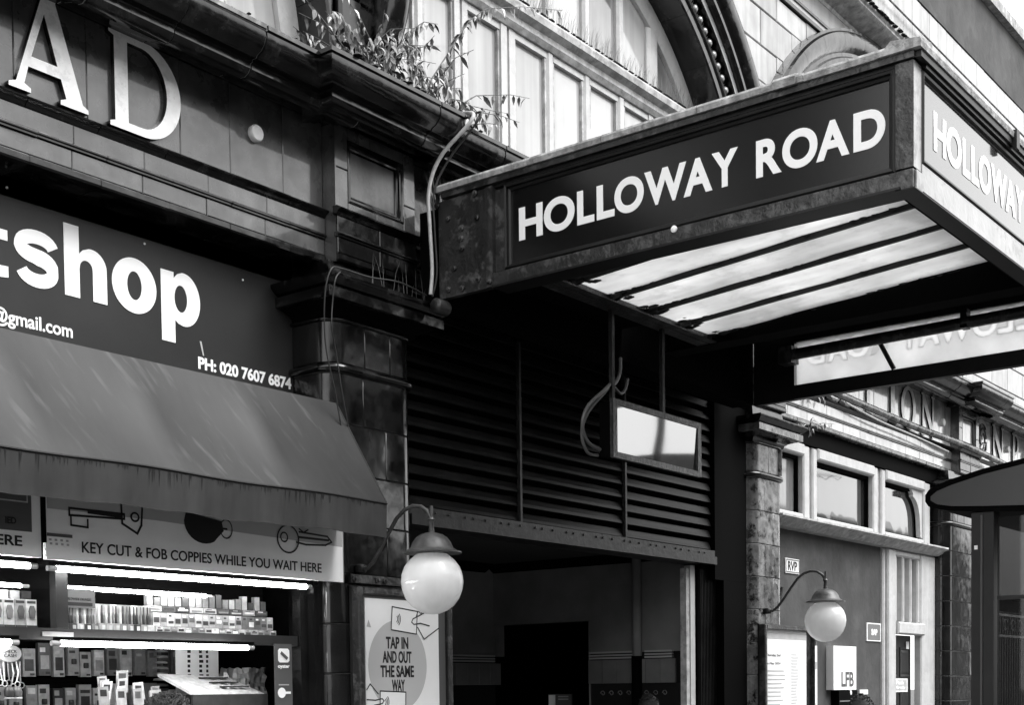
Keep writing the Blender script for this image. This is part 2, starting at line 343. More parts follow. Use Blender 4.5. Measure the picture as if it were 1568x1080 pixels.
# ================================================================== STATION BUILDING
B = thing('station_building', 'glazed tile station front with arched windows, cornice and raised letters', 'building', (0, 0, 0))
YW = .0
PIL = [(.75, 1.59), (6.80, 7.62), (12.90, 13.62), (19.02, 19.84)]       # pilaster x ranges
BAYS = [(1.59, 6.80), (7.62, 12.90), (13.62, 19.02), (19.84, 25.0)]
CX = [4.17, 10.2, 16.27]
# core wall behind the tiles (mortar): upper zone, frieze zone
core = MB()
core.box(-1, 26, .012, .6, 4.58, 5.69)
core.build('frieze_backing', M['mortar'], B)

# ---- profiles (y, z), closed polygon
CORN = [(.25, 5.70), (-.50, 5.675), (-.505, 5.645), (-.49, 5.64), (-.492, 5.60), (-.475, 5.56), (-.445, 5.53), (-.41, 5.515), (-.40, 5.50), (-.365, 5.50), (-.365, 5.487),
        (-.345, 5.48), (-.345, 5.455), (-.325, 5.43), (-.29, 5.415), (-.25, 5.42), (-.20, 5.45), (-.12, 5.47), (-.09, 5.485), (-.055, 5.485), (-.05, 5.505), (-.02, 5.515), (.012, 5.515), (.012, 5.53), (.25, 5.53)]
LEDGE = [(.01, 4.925), (-.03, 4.925), (-.055, 4.912), (-.06, 4.90), (-.05, 4.892), (-.035, 4.885), (-.02, 4.865), (.01, 4.865)]
BEAD = [(.01, 4.752), (-.028, 4.752), (-.036, 4.745), (-.036, 4.737), (-.024, 4.732), (-.024, 4.722), (.01, 4.722)]
LOWS = [(.25, 4.612), (-.012, 4.612), (-.022, 4.604), (-.022, 4.572), (-.014, 4.562), (.25, 4.562)]
def run(name, prof, x0, x1, m, parent, step, yo=0.0, mitre=False, gap=.005, first=None, smooth=35):
    x = x0; k = 0
    while x < x1 - .02:
        nx = min(x1, x + (first if (first and k == 0) else step * random.uniform(.93, 1.07)))
        if x1 - nx < .15: nx = x1
        j = random.uniform(-.0025, .0025)
        if mitre and k == 0:
            rows = [[(x0 + min(0, y), .1 if y > -.02 else min(.1, y + .16), z) for y, z in prof],
                    [(x0 + min(0, y), y + yo, z) for y, z in prof], [(nx - gap, y + yo, z) for y, z in prof]]
        else:
            rows = [[(x, y + yo + j, z + j) for y, z in prof], [(nx - gap, y + yo + j, z + j) for y, z in prof]]
        MB().loft(rows).build(name, m, parent, smooth=smooth)
        x = nx; k += 1
cornice = thing('cornice', None, None); cornice.parent = B
frieze = thing('frieze', None, None); frieze.parent = B
arch_b = thing('architrave', None, None); arch_b.parent = B
for (a, b, yo_) in [(q[0] - .02, q[1] + .02, 0) for q in BAYS] + [(q[0], q[1] - .01, -.12) for q in PIL]:
    MB().loft([[(x, (y + yo_) * .982 + .002, z - .004 if z > 5.6 else z + .006) for y, z in CORN] for x in (a, b)]).build('joint_filling', M['joint_light'], cornice)
for (a, b) in BAYS: run('cornice_block', CORN, a - .02, b + .02, M['mould'], cornice, .62, gap=.010)
for (a, b) in PIL: run('cornice_block', CORN, a - .02, b, M['mould'], cornice, .60, yo=-.12, mitre=True, gap=.010)
for i, (a, b) in enumerate(BAYS):
    run('ledge_moulding', LEDGE, a, b, M['mould'], arch_b, .49); run('bead_moulding', BEAD, a, b, M['mould'], arch_b, .49)
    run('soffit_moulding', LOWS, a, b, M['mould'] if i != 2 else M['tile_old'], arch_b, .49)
for (a, b) in PIL:
    run('ledge_moulding', LEDGE, a - .02, b + .02, M['mould'], arch_b, .45, yo=-.12); run('bead_moulding', BEAD, a - .01, b + .01, M['mould'], arch_b, .45, yo=-.12)
    run('soffit_moulding', LOWS, a, b, M['mould'], arch_b, .45, yo=-.12)
# frieze tiles
joints0 = [1.59, 2.05, 2.5, 2.97, 3.45, 3.95, 4.432, 4.903, 5.23, 5.575, 5.975, 6.43, 6.80]
joints0.remove(5.23)
def fr_tiles(js, z0=4.925, z1=5.515, m='tile'):
    for a, b in zip(js[:-1], js[1:]): tile('tile', M[m], frieze, a, b, z0, z1, 0)
fr_tiles(joints0)
def even(a, b, n): return [a + (b - a) * k / n for k in range(n + 1)]
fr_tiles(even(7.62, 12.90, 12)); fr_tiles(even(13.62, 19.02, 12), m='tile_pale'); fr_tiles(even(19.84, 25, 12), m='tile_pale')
# architrave bands
def band(a, b, off, m='tile'):
    x = a
    js = [a]; q = a + off
    while q < b - .1: js.append(q); q += .49
    js.append(b)
    for p, n_ in zip(js[:-1], js[1:]):
        tile('band_tile', M[m], arch_b, p, n_, 4.752, 4.865, -.018, d=.03); tile('band_tile', M[m], arch_b, p - .01 if p > a else p, n_ - .01 if n_ < b else n_, 4.612, 4.722, -.010, d=.03)
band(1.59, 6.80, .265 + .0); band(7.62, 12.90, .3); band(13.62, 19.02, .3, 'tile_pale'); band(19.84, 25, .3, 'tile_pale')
# pilaster blocks in the entablature: side returns, framed panel
for i, (a, b) in enumerate(PIL):
    pb = thing('pilaster_block', None, None, (a, 0, 4.5)); pb.parent = B; pb.location = (a, 0, 4.5)
    MB().box(a + .012, b - .012, -.078, .011, 4.60, 5.52).build('backing', M['mortar'], pb)
    # stiles and rails, as tiles
    for (x0, x1, z0, z1) in ((a, a + .125, 5.20, 5.49), (a, a + .125, 4.925, 5.20), (b - .125, b, 5.12, 5.49), (b - .125, b, 4.925, 5.12),
                             (a + .125, (a + b) / 2 - .06, 5.41, 5.49), ((a + b) / 2 - .06, b - .125, 5.41, 5.49), (a + .125, (a + b) / 2, 4.925, 4.985), ((a + b) / 2, b - .125, 4.925, 4.985)):
        tile('tile', M['tile'], pb, x0, x1, z0, z1, -.12, d=.03)
    # recessed moulded frame
    x0, x1, z0, z1 = a + .125, b - .125, 4.985, 5.41
    stations = [(0, -.12), (.012, -.122), (.02, -.112), (.032, -.112), (.038, -.098), (.05, -.095), (.058, -.085)]
    def ring(t, y): return [(x0 + t, y, z0 + t), (x1 - t, y, z0 + t), (x1 - t, y, z1 - t), (x0 + t, y, z1 - t)]
    MB().loft([ring(t, y) for t, y in stations], caps=False).build('panel_moulding', M['mould'], pb)
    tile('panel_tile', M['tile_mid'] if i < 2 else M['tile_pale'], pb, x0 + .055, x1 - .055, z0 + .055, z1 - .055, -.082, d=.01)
    for (z0, z1) in ((4.752, 4.865), (4.612, 4.722)):
        for (p, q) in ((a, a + .42), (a + .42, b)): tile('band_tile', M['mould'], pb, p, q, z0, z1, -.135, d=.03)
    MB().box(a - .001, a + .011, -.119, .02, 4.56, 5.49).build('side_return', M['tile'], pb)
# raised letters
outline(GL['A'], 'letter', M['letter'], frieze, 4.375, 4.885, 4.945, 5.53, -.001, thick=.034, side=M['mould'])
outline(GL['D'], 'letter', M['letter'], frieze, 5.035, 5.555, 4.94, 5.505, -.001, thick=.034, side=M['mould'])
MB().loft([[(6.178 + r * math.cos(t * PI / 12), y, 5.246 + r * math.sin(t * PI / 12)) for t in range(24)] for r, y in ((.052, 0), (.055, -.03), (.047, -.042))]).build('raised_dot', M['letter'], frieze, smooth=50)
outline(GL['O'], 'letter', M['letter'], frieze, 3.66, 4.22, 4.945, 5.505, -.001, thick=.034, side=M['mould'])
outline(GL['R'], 'letter', M['letter'], frieze, 3.02, 3.5, 4.945, 5.505, -.001, thick=.034, side=M['mould'])
for g, x0, x1 in (('S', 14.25, 14.65), ('T', 14.75, 15.2), ('A', 15.25, 15.8), ('T', 15.85, 16.35), ('I', 16.75, 17.0), ('O', 17.16, 17.66), ('N', 17.86, 18.34)):
    outline(GL[g], 'letter', M['letter_far'], frieze, x0, x1, 4.945, 5.505, -.001, thick=.022, side=M['mould'])
for g, x0, x1 in (('G', 19.98, 20.5), ('N', 20.72, 21.25), ('P', 21.65, 22.0), ('B', 0, 0), ('R', 22.6, 23.0)):
    if g in GL and x1 > 0: outline(GL[g], 'letter', M['letter_far'], frieze, x0, x1, 4.945, 5.505, -.001, thick=.022, side=M['mould'])
for dx in (18.66, 21.45, 22.3):
    MB().loft([[(dx + r * math.cos(t * PI / 8), y, 5.22 + r * math.sin(t * PI / 8)) for t in range(16)] for r, y in ((.052, 0), (.055, -.03), (.047, -.042))]).build('raised_dot', M['letter_far'], frieze, smooth=50)
# scroll ornament of the G
orn = MB()
for k in range(9):
    a = k * 2.1; orn.tube([(20.24 + .17 * math.cos(a + t * .5) * (1 - t * .08), -.03, 5.23 + .2 * math.sin(a + t * .5) * (1 - t * .1)) for t in range(7)], .014, 5)
orn.build('scroll_ornament', M['tile_old'], frieze)

# ---- columns of the ground floor: plan path with round corners
def planpath(x0, x1, y=-.12, r=.15, yb=.25, n=6):
    p = [(x0, yb), (x0, y + r)] + [(x0 + r - r * math.cos(t * PI / 2 / n), y + r - r * math.sin(t * PI / 2 / n)) for t in range(1, n + 1)]
    q = [(x1 - x + x0, yy) for x, yy in p][::-1]
    return p, q
def pathlen(P): return sum((Vector(a) - Vector(b)).length for a, b in zip(P[:-1], P[1:]))
def offs(P, d):
    out = []
    for i, p in enumerate(P):
        a = Vector(P[max(0, i - 1)]); b = Vector(P[min(len(P) - 1, i + 1)]); t = (b - a).normalized(); out.append(Vector(p) + Vector((t.y, -t.x)) * d)
    return out
def plantile(name, m, parent, P, z0, z1, d=.03, ch=.005, g=.003):
    z0 += g; z1 -= g; rows = []
    P = [tuple(p) for p in P]
    def nearp(a, b): d = Vector(b) - Vector(a); return tuple(Vector(a) + d.normalized() * min(ch, d.length * .4))
    P = [P[0], nearp(P[0], P[1])] + P[1:-1] + [nearp(P[-1], P[-2]), P[-1]]
    A = offs(P, 0); C = offs(P, -d)
    for i in range(len(P)):
        a = A[i]; c = C[i]
        e = offs(P, -ch)[i]
        if i == 0 or i == len(P) - 1: o_ = e
        else: o_ = a
        rows.append([(c.x, c.y, z0), (e.x, e.y, z0), (o_.x, o_.y, z0 + ch), (o_.x, o_.y, z1 - ch), (e.x, e.y, z1), (c.x, c.y, z1)])
    return MB().loft(rows).build(name, m, parent, smooth=30)
def dens(a, b, n=3): return [(a[0] + (b[0] - a[0]) * k / n, a[1] + (b[1] - a[1]) * k / n) for k in range(n + 1)]
def column(x0, x1, m, light):
    c = thing('pilaster', None, None, (x0, 0, 0)); c.parent = B; c.location = (x0, 0, 0)
    L_, R_ = planpath(x0, x1)
    core_p = offs(L_, -.012) + offs(R_, -.012)
    MB().loft([[(p.x, p.y, z) for p in core_p] for z in (0, 4.25)]).build('core', M['joint_light'] if light else M['joint_mid'], c)
    zc = [0.0, .36, .70, 1.045, 1.39, 1.735, 2.08, 2.425, 2.77, 3.115, 3.46, 3.805]
    xm0, xm1 = x0 + .15, x1 - .15
    for k in range(len(zc) - 1):
        z0, z1 = zc[k], zc[k + 1]
        split = [.36, .62][k % 2]
        xa = x0 + (x1 - x0) * split
        plantile('tile', m, c, L_ + dens(L_[-1], (xa - .002, -.12), 1)[1:], z0, z1)
        if k % 2: plantile('tile', m, c, [(xa + .002, -.12)] + R_, z0, z1)
        else:
            plantile('tile', m, c, [(xa + .002, -.12), (xm1 + .0, -.12)], z0, z1); plantile('tile', m, c, [(xm1 + .004, -.12)] + R_[1:], z0, z1)
    # torus ring
    full = offs(L_ + R_, .012)
    MB().tube([(p.x, p.y, 3.835) for p in full], .028, 10).build('ring_moulding', M['mould'], c, smooth=60)
    for (p, q) in (((x0), x0 + .34), (x0 + .344, x0 + .60), (x0 + .604, x1)):
        P = [pt for pt in (L_ if p == x0 else [(p, -.12)])] + ([(q, -.12)] if q != x1 else R_)
        plantile('tile', m, c, P, 3.868, 4.155)
    MB().tube([(p.x, p.y, 4.165) for p in offs(L_ + R_, .004)], .014, 8).build('neck_ring', M['mould'], c, smooth=60)
    # capital: cavetto, slab, top cyma
    def sq(o_, z): return [(x0 - o_, .25, z), (x0 - o_, -.12 - o_, z), (x1 + o_, -.12 - o_, z), (x1 + o_, .25, z)]
    MB().loft([sq(o_, z) for o_, z in ((-.01, 4.17), (.0, 4.20), (.03, 4.225), (.09, 4.245), (.10, 4.25))]).build('neck_moulding', M['black'] if not light else M['mould'], c, smooth=40)
    xs = [x0 - .15, x0 + .30, x0 + .62, x1 + .15]
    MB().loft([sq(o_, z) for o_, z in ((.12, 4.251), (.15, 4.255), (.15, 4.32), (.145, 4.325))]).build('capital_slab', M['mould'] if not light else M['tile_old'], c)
    MB().loft([sq(o_, z) for o_, z in ((.115, 4.326), (.15, 4.345), (.185, 4.375), (.19, 4.385), (.19, 4.405), (.0, 4.425), (-.02, 4.56))]).build('capital_top', M['mould'], c, smooth=30)
    return c
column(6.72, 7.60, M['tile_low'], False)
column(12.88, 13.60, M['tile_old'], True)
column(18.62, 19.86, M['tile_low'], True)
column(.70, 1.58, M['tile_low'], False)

# ================================================================== UPPER STOREY
ZC, RI, RO = 5.85, 2.70, 3.50
upper = thing('upper_wall', None, None, (0, 0, 5.7)); upper.parent = B; upper.location = (0, 0, 5.7)
# backing wall with arch openings
xs = sorted(set([round(-1 + .12 * k, 3) for k in range(236)] + [c + s_ * r for c in CX for s_ in (-1, 1) for r in (2.95, 2.9, 2.8)]))
bk = MB()
def zarc(x, r=2.95):
    z = 5.69
    for c in CX:
        if abs(x - c) < r: z = max(z, ZC + math.sqrt(r * r - (x - c) ** 2))
    return z
for a, b in zip(xs[:-1], xs[1:]):
    za, zb = zarc(a), zarc(b)
    bk.add([(a, .006, za), (b, .006, zb), (b, .006, 11.2), (a, .006, 11.2), (a, .4, za), (b, .4, zb), (b, .4, 11.2), (a, .4, 11.2)], [(0, 1, 2, 3), (4, 7, 6, 5), (0, 4, 5, 1)])
bk.build('wall_backing', mat('pale_mortar', .10, .8, .2, var=.3), upper)
# cream blocks
def clip(poly, c, r):
    cxp = sum(p[0] for p in poly) / len(poly); czp = sum(p[1] for p in poly) / len(poly)
    d = Vector((cxp - c, czp - ZC)).normalized(); out = []
    f = lambda p: (p[0] - c) * d.x + (p[1] - ZC) * d.y - r
    for i in range(len(poly)):
        p, q = poly[i], poly[(i + 1) % len(poly)]; a, b = f(p), f(q)
        if a >= 0: out.append(p)
        if a * b < 0: t = a / (a - b); out.append((p[0] + (q[0] - p[0]) * t, p[1] + (q[1] - p[1]) * t))
    return out
row = 0; z = 5.72
while z < 9.0:
    z1 = min(z + .38, 9.02); x = 7.0 + (.37 if row % 2 else 0)
    while x < 23:
        x1 = x + .74; ok = True; poly = [(x + .002, z + .002), (x1 - .002, z + .002), (x1 - .002, z1 - .002), (x + .002, z1 - .002)]; clipped = False
        if x < 12.0 and not (z > 8.4): ok = False
        for c in CX:
            ds = [math.hypot(p[0] - c, p[1] - ZC) for p in poly]
            if max(ds) < 3.3: ok = False
            elif min(ds) < 3.15: poly = clip(poly, c, 3.2); clipped = True
        if ok and len(poly) >= 3:
            if not clipped: tile('block', M['cream'], upper, x, x1, z, z1, -.02, d=.025, ch=.009, gap=.010)
            else: MB().prism(poly, -.02, .0).build('block', M['cream'], upper)
        x = x1
    z = z1; row += 1
# string courses and parapet above
for (z0, z1, y, nm, m) in ((9.03, 9.07, -.05, 'string_course', 'mould'), (9.13, 9.16, -.05, 'string_course', 'mould')):
    box(nm, M[m], upper, 6, 25, y, .0, z0, z1)
box('wall_band', M['cream'], upper, 6, 25, -.035, 0, 9.071, 9.129); box('wall_band', M['cream'], upper, 6, 25, -.035, 0, 9.161, 9.369)
CP = [(.0, 9.58), (-.30, 9.57), (-.30, 9.545), (-.28, 9.53), (-.285, 9.50), (-.25, 9.47), (-.18, 9.45), (-.12, 9.42), (-.06, 9.40), (-.04, 9.37), (0, 9.37)]
x = 8.0
while x < 25: MB().loft([[(x, y, z) for y, z in CP], [(x + .995, y, z) for y, z in CP]]).build('upper_cornice_block', M['sill_paint'], upper, smooth=35); x += 1
x = 12.0
while x < 24: tile('parapet_tile', M['cream'], upper, x, x + .30, 9.58, 10.32 + .0, -.19, d=.03, ch=.004); x += .30
box('parapet_core', M['joint_light'], upper, 8, 25, -.165, .4, 9.585, 10.33)
box('parapet_render', M['render_grey'], upper, 8, 25, -.20, .42, 10.332, 11.25)
box('parapet_coping', M['coping'], upper, 8, 25, -.30, .5, 11.252, 11.40)
MB().tube([(8, -.24, 9.93), (25, -.24, 9.90)], .012, 6).build('wall_cable', M['cable_d'], upper)

def window(cx):
    ZC = 5.85 if cx < 15 else 5.90
    W = thing('arched_window', None, None, (cx, .3, 5.7)); W.parent = B; W.location = (cx, .3, 5.7)
    rg = 2.56
    def az(x, r): return ZC + math.sqrt(max(0, r * r - (x - cx) ** 2)) if abs(x - cx) < r else ZC
    # curved outer frame
    rows = []
    for k in range(49):
        t = PI * k / 48; rows.append([(cx + r * math.cos(t), y, ZC + r * math.sin(t)) for r, y in ((2.72, .25), (2.60, .245), (2.54, .27), (2.54, .34), (2.72, .34))])
    MB().loft(rows, caps=False).build('frame', M['white_paint'], W, smooth=30)
    for s_ in (-1, 1): box('frame', M['white_paint'], W, cx + s_ * 2.54, cx + s_ * 2.70, .25, .34, 5.69, ZC)
    bars = [(-2.05, .10), (-1.52, .12), (-.93, .20), (-.30, .10), (.25, .10), (.85, .12), (1.38, .20), (1.98, .10)]
    bars = [(-2.05, .10), (-1.55, .17), (-.93, .20), (-.32, .10), (.25, .10), (.82, .11), (1.40, .20), (1.98, .10)]
    edges = [-rg] + [q for b_, wd in bars for q in (b_ - wd / 2, b_ + wd / 2)] + [rg]
    for (b_, wd) in bars:
        zt = az(cx + b_, rg) if abs(b_) < rg else 5.8
        if zt < 7.16: segs = [(5.75, zt)]
        else: segs = [(5.75, 7.16), (7.40, zt)]
        for (z0, z1) in segs:
            if z1 - z0 < .05: continue
            if wd > .15 and z0 < 7:      # meeting stiles: two stiles and a cover bead
                MB().box(cx + b_ - wd / 2, cx + b_ - .02, .262, .33, z0, z1).build('stile', M['white_paint'], W)
                MB().box(cx + b_ + .02, cx + b_ + wd / 2, .268, .33, z0, z1).build('stile', M['white_paint'], W)
                MB().box(cx + b_ - .019, cx + b_ + .019, .285, .33, z0, z1).build('bead', M['white_paint'], W)
            else:
                MB().loft([[(cx + b_ + dx, y, zz) for dx, y in ((-wd / 2, .33), (-wd / 2, .285), (-wd * .28, .262), (wd * .28, .262), (wd / 2, .285), (wd / 2, .33))] for zz in (z0, z1)]).build('mullion', M['white_paint'], W)
    # transom and sill
    hw = math.sqrt(rg * rg - (7.28 - ZC) ** 2)
    MB().loft([[(x, y, z) for y, z in ((.33, 7.16), (.25, 7.16), (.22, 7.20), (.22, 7.25), (.16, 7.28), (.15, 7.33), (.17, 7.36), (.26, 7.40), (.33, 7.40))] for x in (cx - hw, cx + hw)]).build('transom', M['sill_paint'], W)
    MB().box(cx - rg, cx + rg, .24, .335, 5.68, 5.749).build('bottom_rail', M['white_paint'], W)
    # panes
    for i in range(0, len(edges), 2):
        a, b = cx + edges[i], cx + edges[i + 1]
        for (z0, z1, up) in ((5.752, 7.158, 0), (7.402, 99, 1)):
            n_ = 5; top = []
            for k in range(n_ + 1):
                x = b + (a - b) * k / n_; top.append((x, max(z0 + .001, min(z1, az(x, rg)))))
            if max(t[1] for t in top) < z0 + .05: continue
            yy = .31
            rail = .05
            MB().prism([(a, z0), (b, z0)] + top, yy, yy + .01).build('pane', M['pane_light'] if (up == 0 or random.random() < .55) else PUP, W)
            if up == 0 and top[2][1] > z0 + .6:      # sash rails
                MB().box(a, b, .272, .309, top[2][1] - .055, top[2][1] - .001).build('sash_rail', M['white_paint'], W)
                MB().box(a, b, .272, .309, z0, z0 + .07).build('sash_rail', M['white_paint'], W)
                MB().box(a, a + .022, .280, .309, z0 + .071, top[2][1] - .056).build('glazing_bead', M['sill_paint'], W)
                MB().box(b - .022, b, .280, .309, z0 + .071, top[2][1] - .056).build('glazing_bead', M['sill_paint'], W)
    return W
PUP = mat('upper_window_glass', .22, .05, .6, var=.3, vscale=1, coat=.6, streak=.4, sscale=4)
for c in CX[:2]: window(c)
window(CX[2])
def arch(cx):
    ZC = 5.85 if cx < 15 else 5.90
    A = thing('arch_moulding', None, None, (cx, 0, ZC)); A.parent = B; A.location = (cx, 0, ZC)
    def sw(prof, t0, t1, n, name, m, piece=None, smooth=35):
        n_p = piece or 1
        for q in range(n_p):
            a0 = t0 + (t1 - t0) * q / n_p; a1 = t0 + (t1 - t0) * (q + 1) / n_p - (.0012 if n_p > 1 else 0); k_ = max(2, n // n_p)
            MB().loft([[(cx + r * math.cos(a0 + (a1 - a0) * k / k_), y, ZC + r * math.sin(a0 + (a1 - a0) * k / k_)) for r, y in prof] for k in range(k_ + 1)]).build(name, m, A, smooth=smooth)
    sw([(2.70, .34), (2.70, -.03), (2.715, -.045), (2.80, -.045), (2.80, .0), (2.98, .0), (2.98, .34)], 0, PI, 96, 'reveal_block', M['mould'], 16)
    sw([(2.805, .0), (2.805, -.062), (2.82, -.07), (2.835, -.062), (2.835, .0)], .02, PI - .02, 96, 'bead_moulding', M['tile'], 1)
    t0 = math.radians(30)
    sw([(2.975, .0), (2.975, -.07), (2.99, -.08), (3.005, -.075), (3.005, 0)], .3, PI - .3, 64, 'bead_moulding', M['mould'], 1)
    sw([(3.01, .0), (3.01, -.045), (3.10, -.06), (3.10, .0)], t0, PI - t0, 64, 'light_fillet', M['cream'], 8)
    sw([(3.105, .0), (3.105, -.09), (3.14, -.12), (3.18, -.12), (3.20, -.10), (3.24, -.095), (3.27, -.13), (3.33, -.16), (3.40, -.165), (3.45, -.15), (3.47, -.12), (3.50, -.12), (3.50, .0)], t0, PI - t0, 72, 'hood_moulding', M['mould'], 12)
    # egg and dart between the beads
    egg = MB().lathe([(.0, -.056), (.030, -.045), (.044, -.02), (.046, .01), (.034, .042), (.0, .054)], (0, 0, 0), 10).mesh('egg', M['tile'], smooth=60)
    dart = MB().box(-.007, .007, -.03, .0, -.055, .055).mesh('dart', M['mould'])
    n_ = 76
    for k in range(4, n_ - 3):
        t = PI * k / n_; r = 2.905
        link('egg', egg, A, (cx + r * math.cos(t), -.012, ZC + r * math.sin(t)), (0, PI / 2 - t, 0))
        t2 = PI * (k + .5) / n_; link('dart', dart, A, (cx + r * math.cos(t2), 0, ZC + r * math.sin(t2)), (0, PI / 2 - t2, 0))
for c in CX[:3]: arch(c)
# pier between the first two arches with a scroll bracket
pier = thing('pier', None, None, (7.2, 0, 5.7)); pier.parent = B; pier.location = (7.2, 0, 5.7)
for (a, b) in ((6.90, 7.12), (12.98, 13.32)):
    for k in range(5):
        z0 = 5.705 + k * .36; tile('tile', M['tile_low'], pier, a, b, z0, z0 + .355, -.10, d=.05, ch=.02)
for (a, b) in ((7.125, 7.50), (13.325, 13.5)):
    for k in range(5):
        z0 = 5.705 + k * .36; tile('tile', M['mould'], pier, a, b, z0, z0 + .355, -.06, d=.05, ch=.015)
MB().box(6.88, 7.52, -.045, .30, 5.70, 7.6).build('core', M['mortar'], pier)
for cx_ in (7.32,):
    sc_ = MB()
    rows = []
    for k in range(22):
        t = k / 21; z_ = 6.05 + t * .9; y_ = -.08 - .16 * math.sin(t * PI) ** .7 - .10 * t; rows.append([(cx_ - .10, .0, z_), (cx_ - .10, y_ + .02, z_), (cx_ - .06, y_ - .03, z_), (cx_, y_ - .05, z_), (cx_ + .06, y_ - .03, z_), (cx_ + .10, y_ + .02, z_), (cx_ + .10, 0, z_)])
    sc_.loft(rows); sc_.build('scroll_bracket', M['mould'], pier, smooth=50)
    for s_ in (-1, 1): MB().tube([(cx_ + s_ * .11, -.12 - .07 * math.cos(t * .5) * (1 - t * .05), 6.15 + .07 * math.sin(t * .5) * (1 - t * .05)) for t in range(20)], .012, 6).build('scroll_volute', M['mould'], pier, smooth=60)

# ================================================================== GROUND-FLOOR WALLS OF THE BUILDING
gw = thing('ground_wall', None, None, (0, 0, 0)); gw.parent = B
box('side_wall', M['plaster_dk'], gw, -1, .70, .0, .6, 0, 4.56)
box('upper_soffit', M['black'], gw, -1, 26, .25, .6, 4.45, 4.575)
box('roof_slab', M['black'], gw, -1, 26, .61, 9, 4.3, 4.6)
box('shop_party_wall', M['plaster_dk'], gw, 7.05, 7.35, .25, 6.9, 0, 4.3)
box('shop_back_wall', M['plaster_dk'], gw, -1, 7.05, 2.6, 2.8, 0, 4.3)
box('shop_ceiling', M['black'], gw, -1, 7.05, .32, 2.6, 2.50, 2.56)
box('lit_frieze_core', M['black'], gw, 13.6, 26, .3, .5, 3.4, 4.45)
# right bay wall, from x 13.6
RB = thing('right_bay', None, None, (13.6, 0, 0)); RB.parent = B; RB.location = (13.6, 0, 0)
MB().box(13.58, 16.88, .15, .4, 0, 3.42).build('painted_wall', M['render_grey'], RB)
box('head_beam', M['black'], RB, 13.58, 18.7, .05, .4, 4.37, 4.56)
# window band above the wall
def frame_bar(x0, x1, z0, z1, y=.06, m='white_paint', name='frame', d=.1):
    e = .018
    return MB().loft([[(x0, y + d, z0), (x1, y + d, z0), (x1, y + d, z1), (x0, y + d, z1)], [(x0, y + e, z0), (x1, y + e, z0), (x1, y + e, z1), (x0, y + e, z1)],
                      [(x0 + e, y, z0 + e), (x1 - e, y, z0 + e), (x1 - e, y, z1 - e), (x0 + e, y, z1 - e)]]).build(name, M[m], RB)
for (a, b) in ((14.46, 14.62), (14.70, 14.82), (16.46, 16.60), (16.72, 16.84), (18.18, 18.40)): frame_bar(a, b, 3.50, 4.36)
for (a, b) in ((13.58, 14.46), (14.82, 16.46), (16.84, 18.18)):
    frame_bar(a, b, 4.235, 4.365, y=.04); frame_bar(a, b, 3.505, 3.58)
    big = a == 14.82
    MB().box(a, b, .175, .185, 3.58, 4.235).build('pane', M['pane_dark'] if a > 14 else PUP, RB)
    MB().box(a - .0, a + .03, .13, .174, 3.58, 4.235).build('glazing_bead', M['black'], RB); MB().box(b - .03, b, .13, .174, 3.58, 4.235).build('glazing_bead', M['black'], RB)
    MB().box(a + .03, b - .03, .12, .174, 4.20, 4.234).build('glazing_bead', M['black'], RB)
box('stile_gap', M['sill_paint'], RB, 14.621, 14.699, .10, .18, 3.5, 4.36); box('stile_gap', M['sill_paint'], RB, 16.601, 16.719, .10, .18, 3.5, 4.36)
# curved corner bracket in the third light
MB().prism([(18.18, 4.23), (17.78, 4.23), (17.86, 4.17)] + arc(17.80, 3.80, .30, .34, 80, 5, 8) + [(18.12, 3.62), (18.18, 3.60)], .09, .15).build('corner_bracket', M['white_paint'], RB)
SILL = [(.16, 3.385), (.02, 3.385), (.0, 3.40), (-.03, 3.41), (-.06, 3.44), (-.10, 3.455), (-.12, 3.47), (-.12, 3.49), (.16, 3.51)]
MB().loft([[(x, y, z) for y, z in SILL] for x in (13.56, 18.62)]).build('sill_moulding', M['sill_paint'], RB, smooth=30)
# doorway with three upright lights
for (a, b, z0, z1) in ((16.885, 16.955, 0, 3.38), (16.96, 17.22, 0, 3.38), (18.10, 18.62, 0, 3.38)): frame_bar(a, b, z0, z1, y=.07 if a > 16.9 else .11, name='door_frame')
for (a, b) in ((17.22, 17.30), (17.50, 17.56), (17.76, 17.82), (18.02, 18.10)): frame_bar(a, b, 2.44, 3.30, y=.09, name='upright')
frame_bar(17.22, 18.10, 3.30, 3.38, y=.085, name='door_frame'); frame_bar(17.22, 18.15, 2.28, 2.44, y=.03, name='door_head')
MB().box(17.22, 18.1, .24, .26, 2.44, 3.3).build('pane', M['pane_light'], RB)
dr = MB().box(17.22, 18.10, .22, .26, 0, 2.28).build('door', M['door_dk'], RB)
def panel_(x0, x1, z0, z1, y, parent, m, name='door_panel'):
    MB().loft([[(x0 + t, yy, z0 + t), (x1 - t, yy, z0 + t), (x1 - t, yy, z1 - t), (x0 + t, yy, z1 - t)] for t, yy in ((0, y), (0, y - .012), (.02, y - .012), (.035, y - .002), (.07, y - .012))]).build(name, m, parent)
for (a, b) in ((17.27, 17.62), (17.70, 18.05)):
    for (z0, z1) in ((1.72, 2.12), (.9, 1.58), (.2, .78)): panel_(a, b, z0, z1, .22, RB, M['door_dk'])
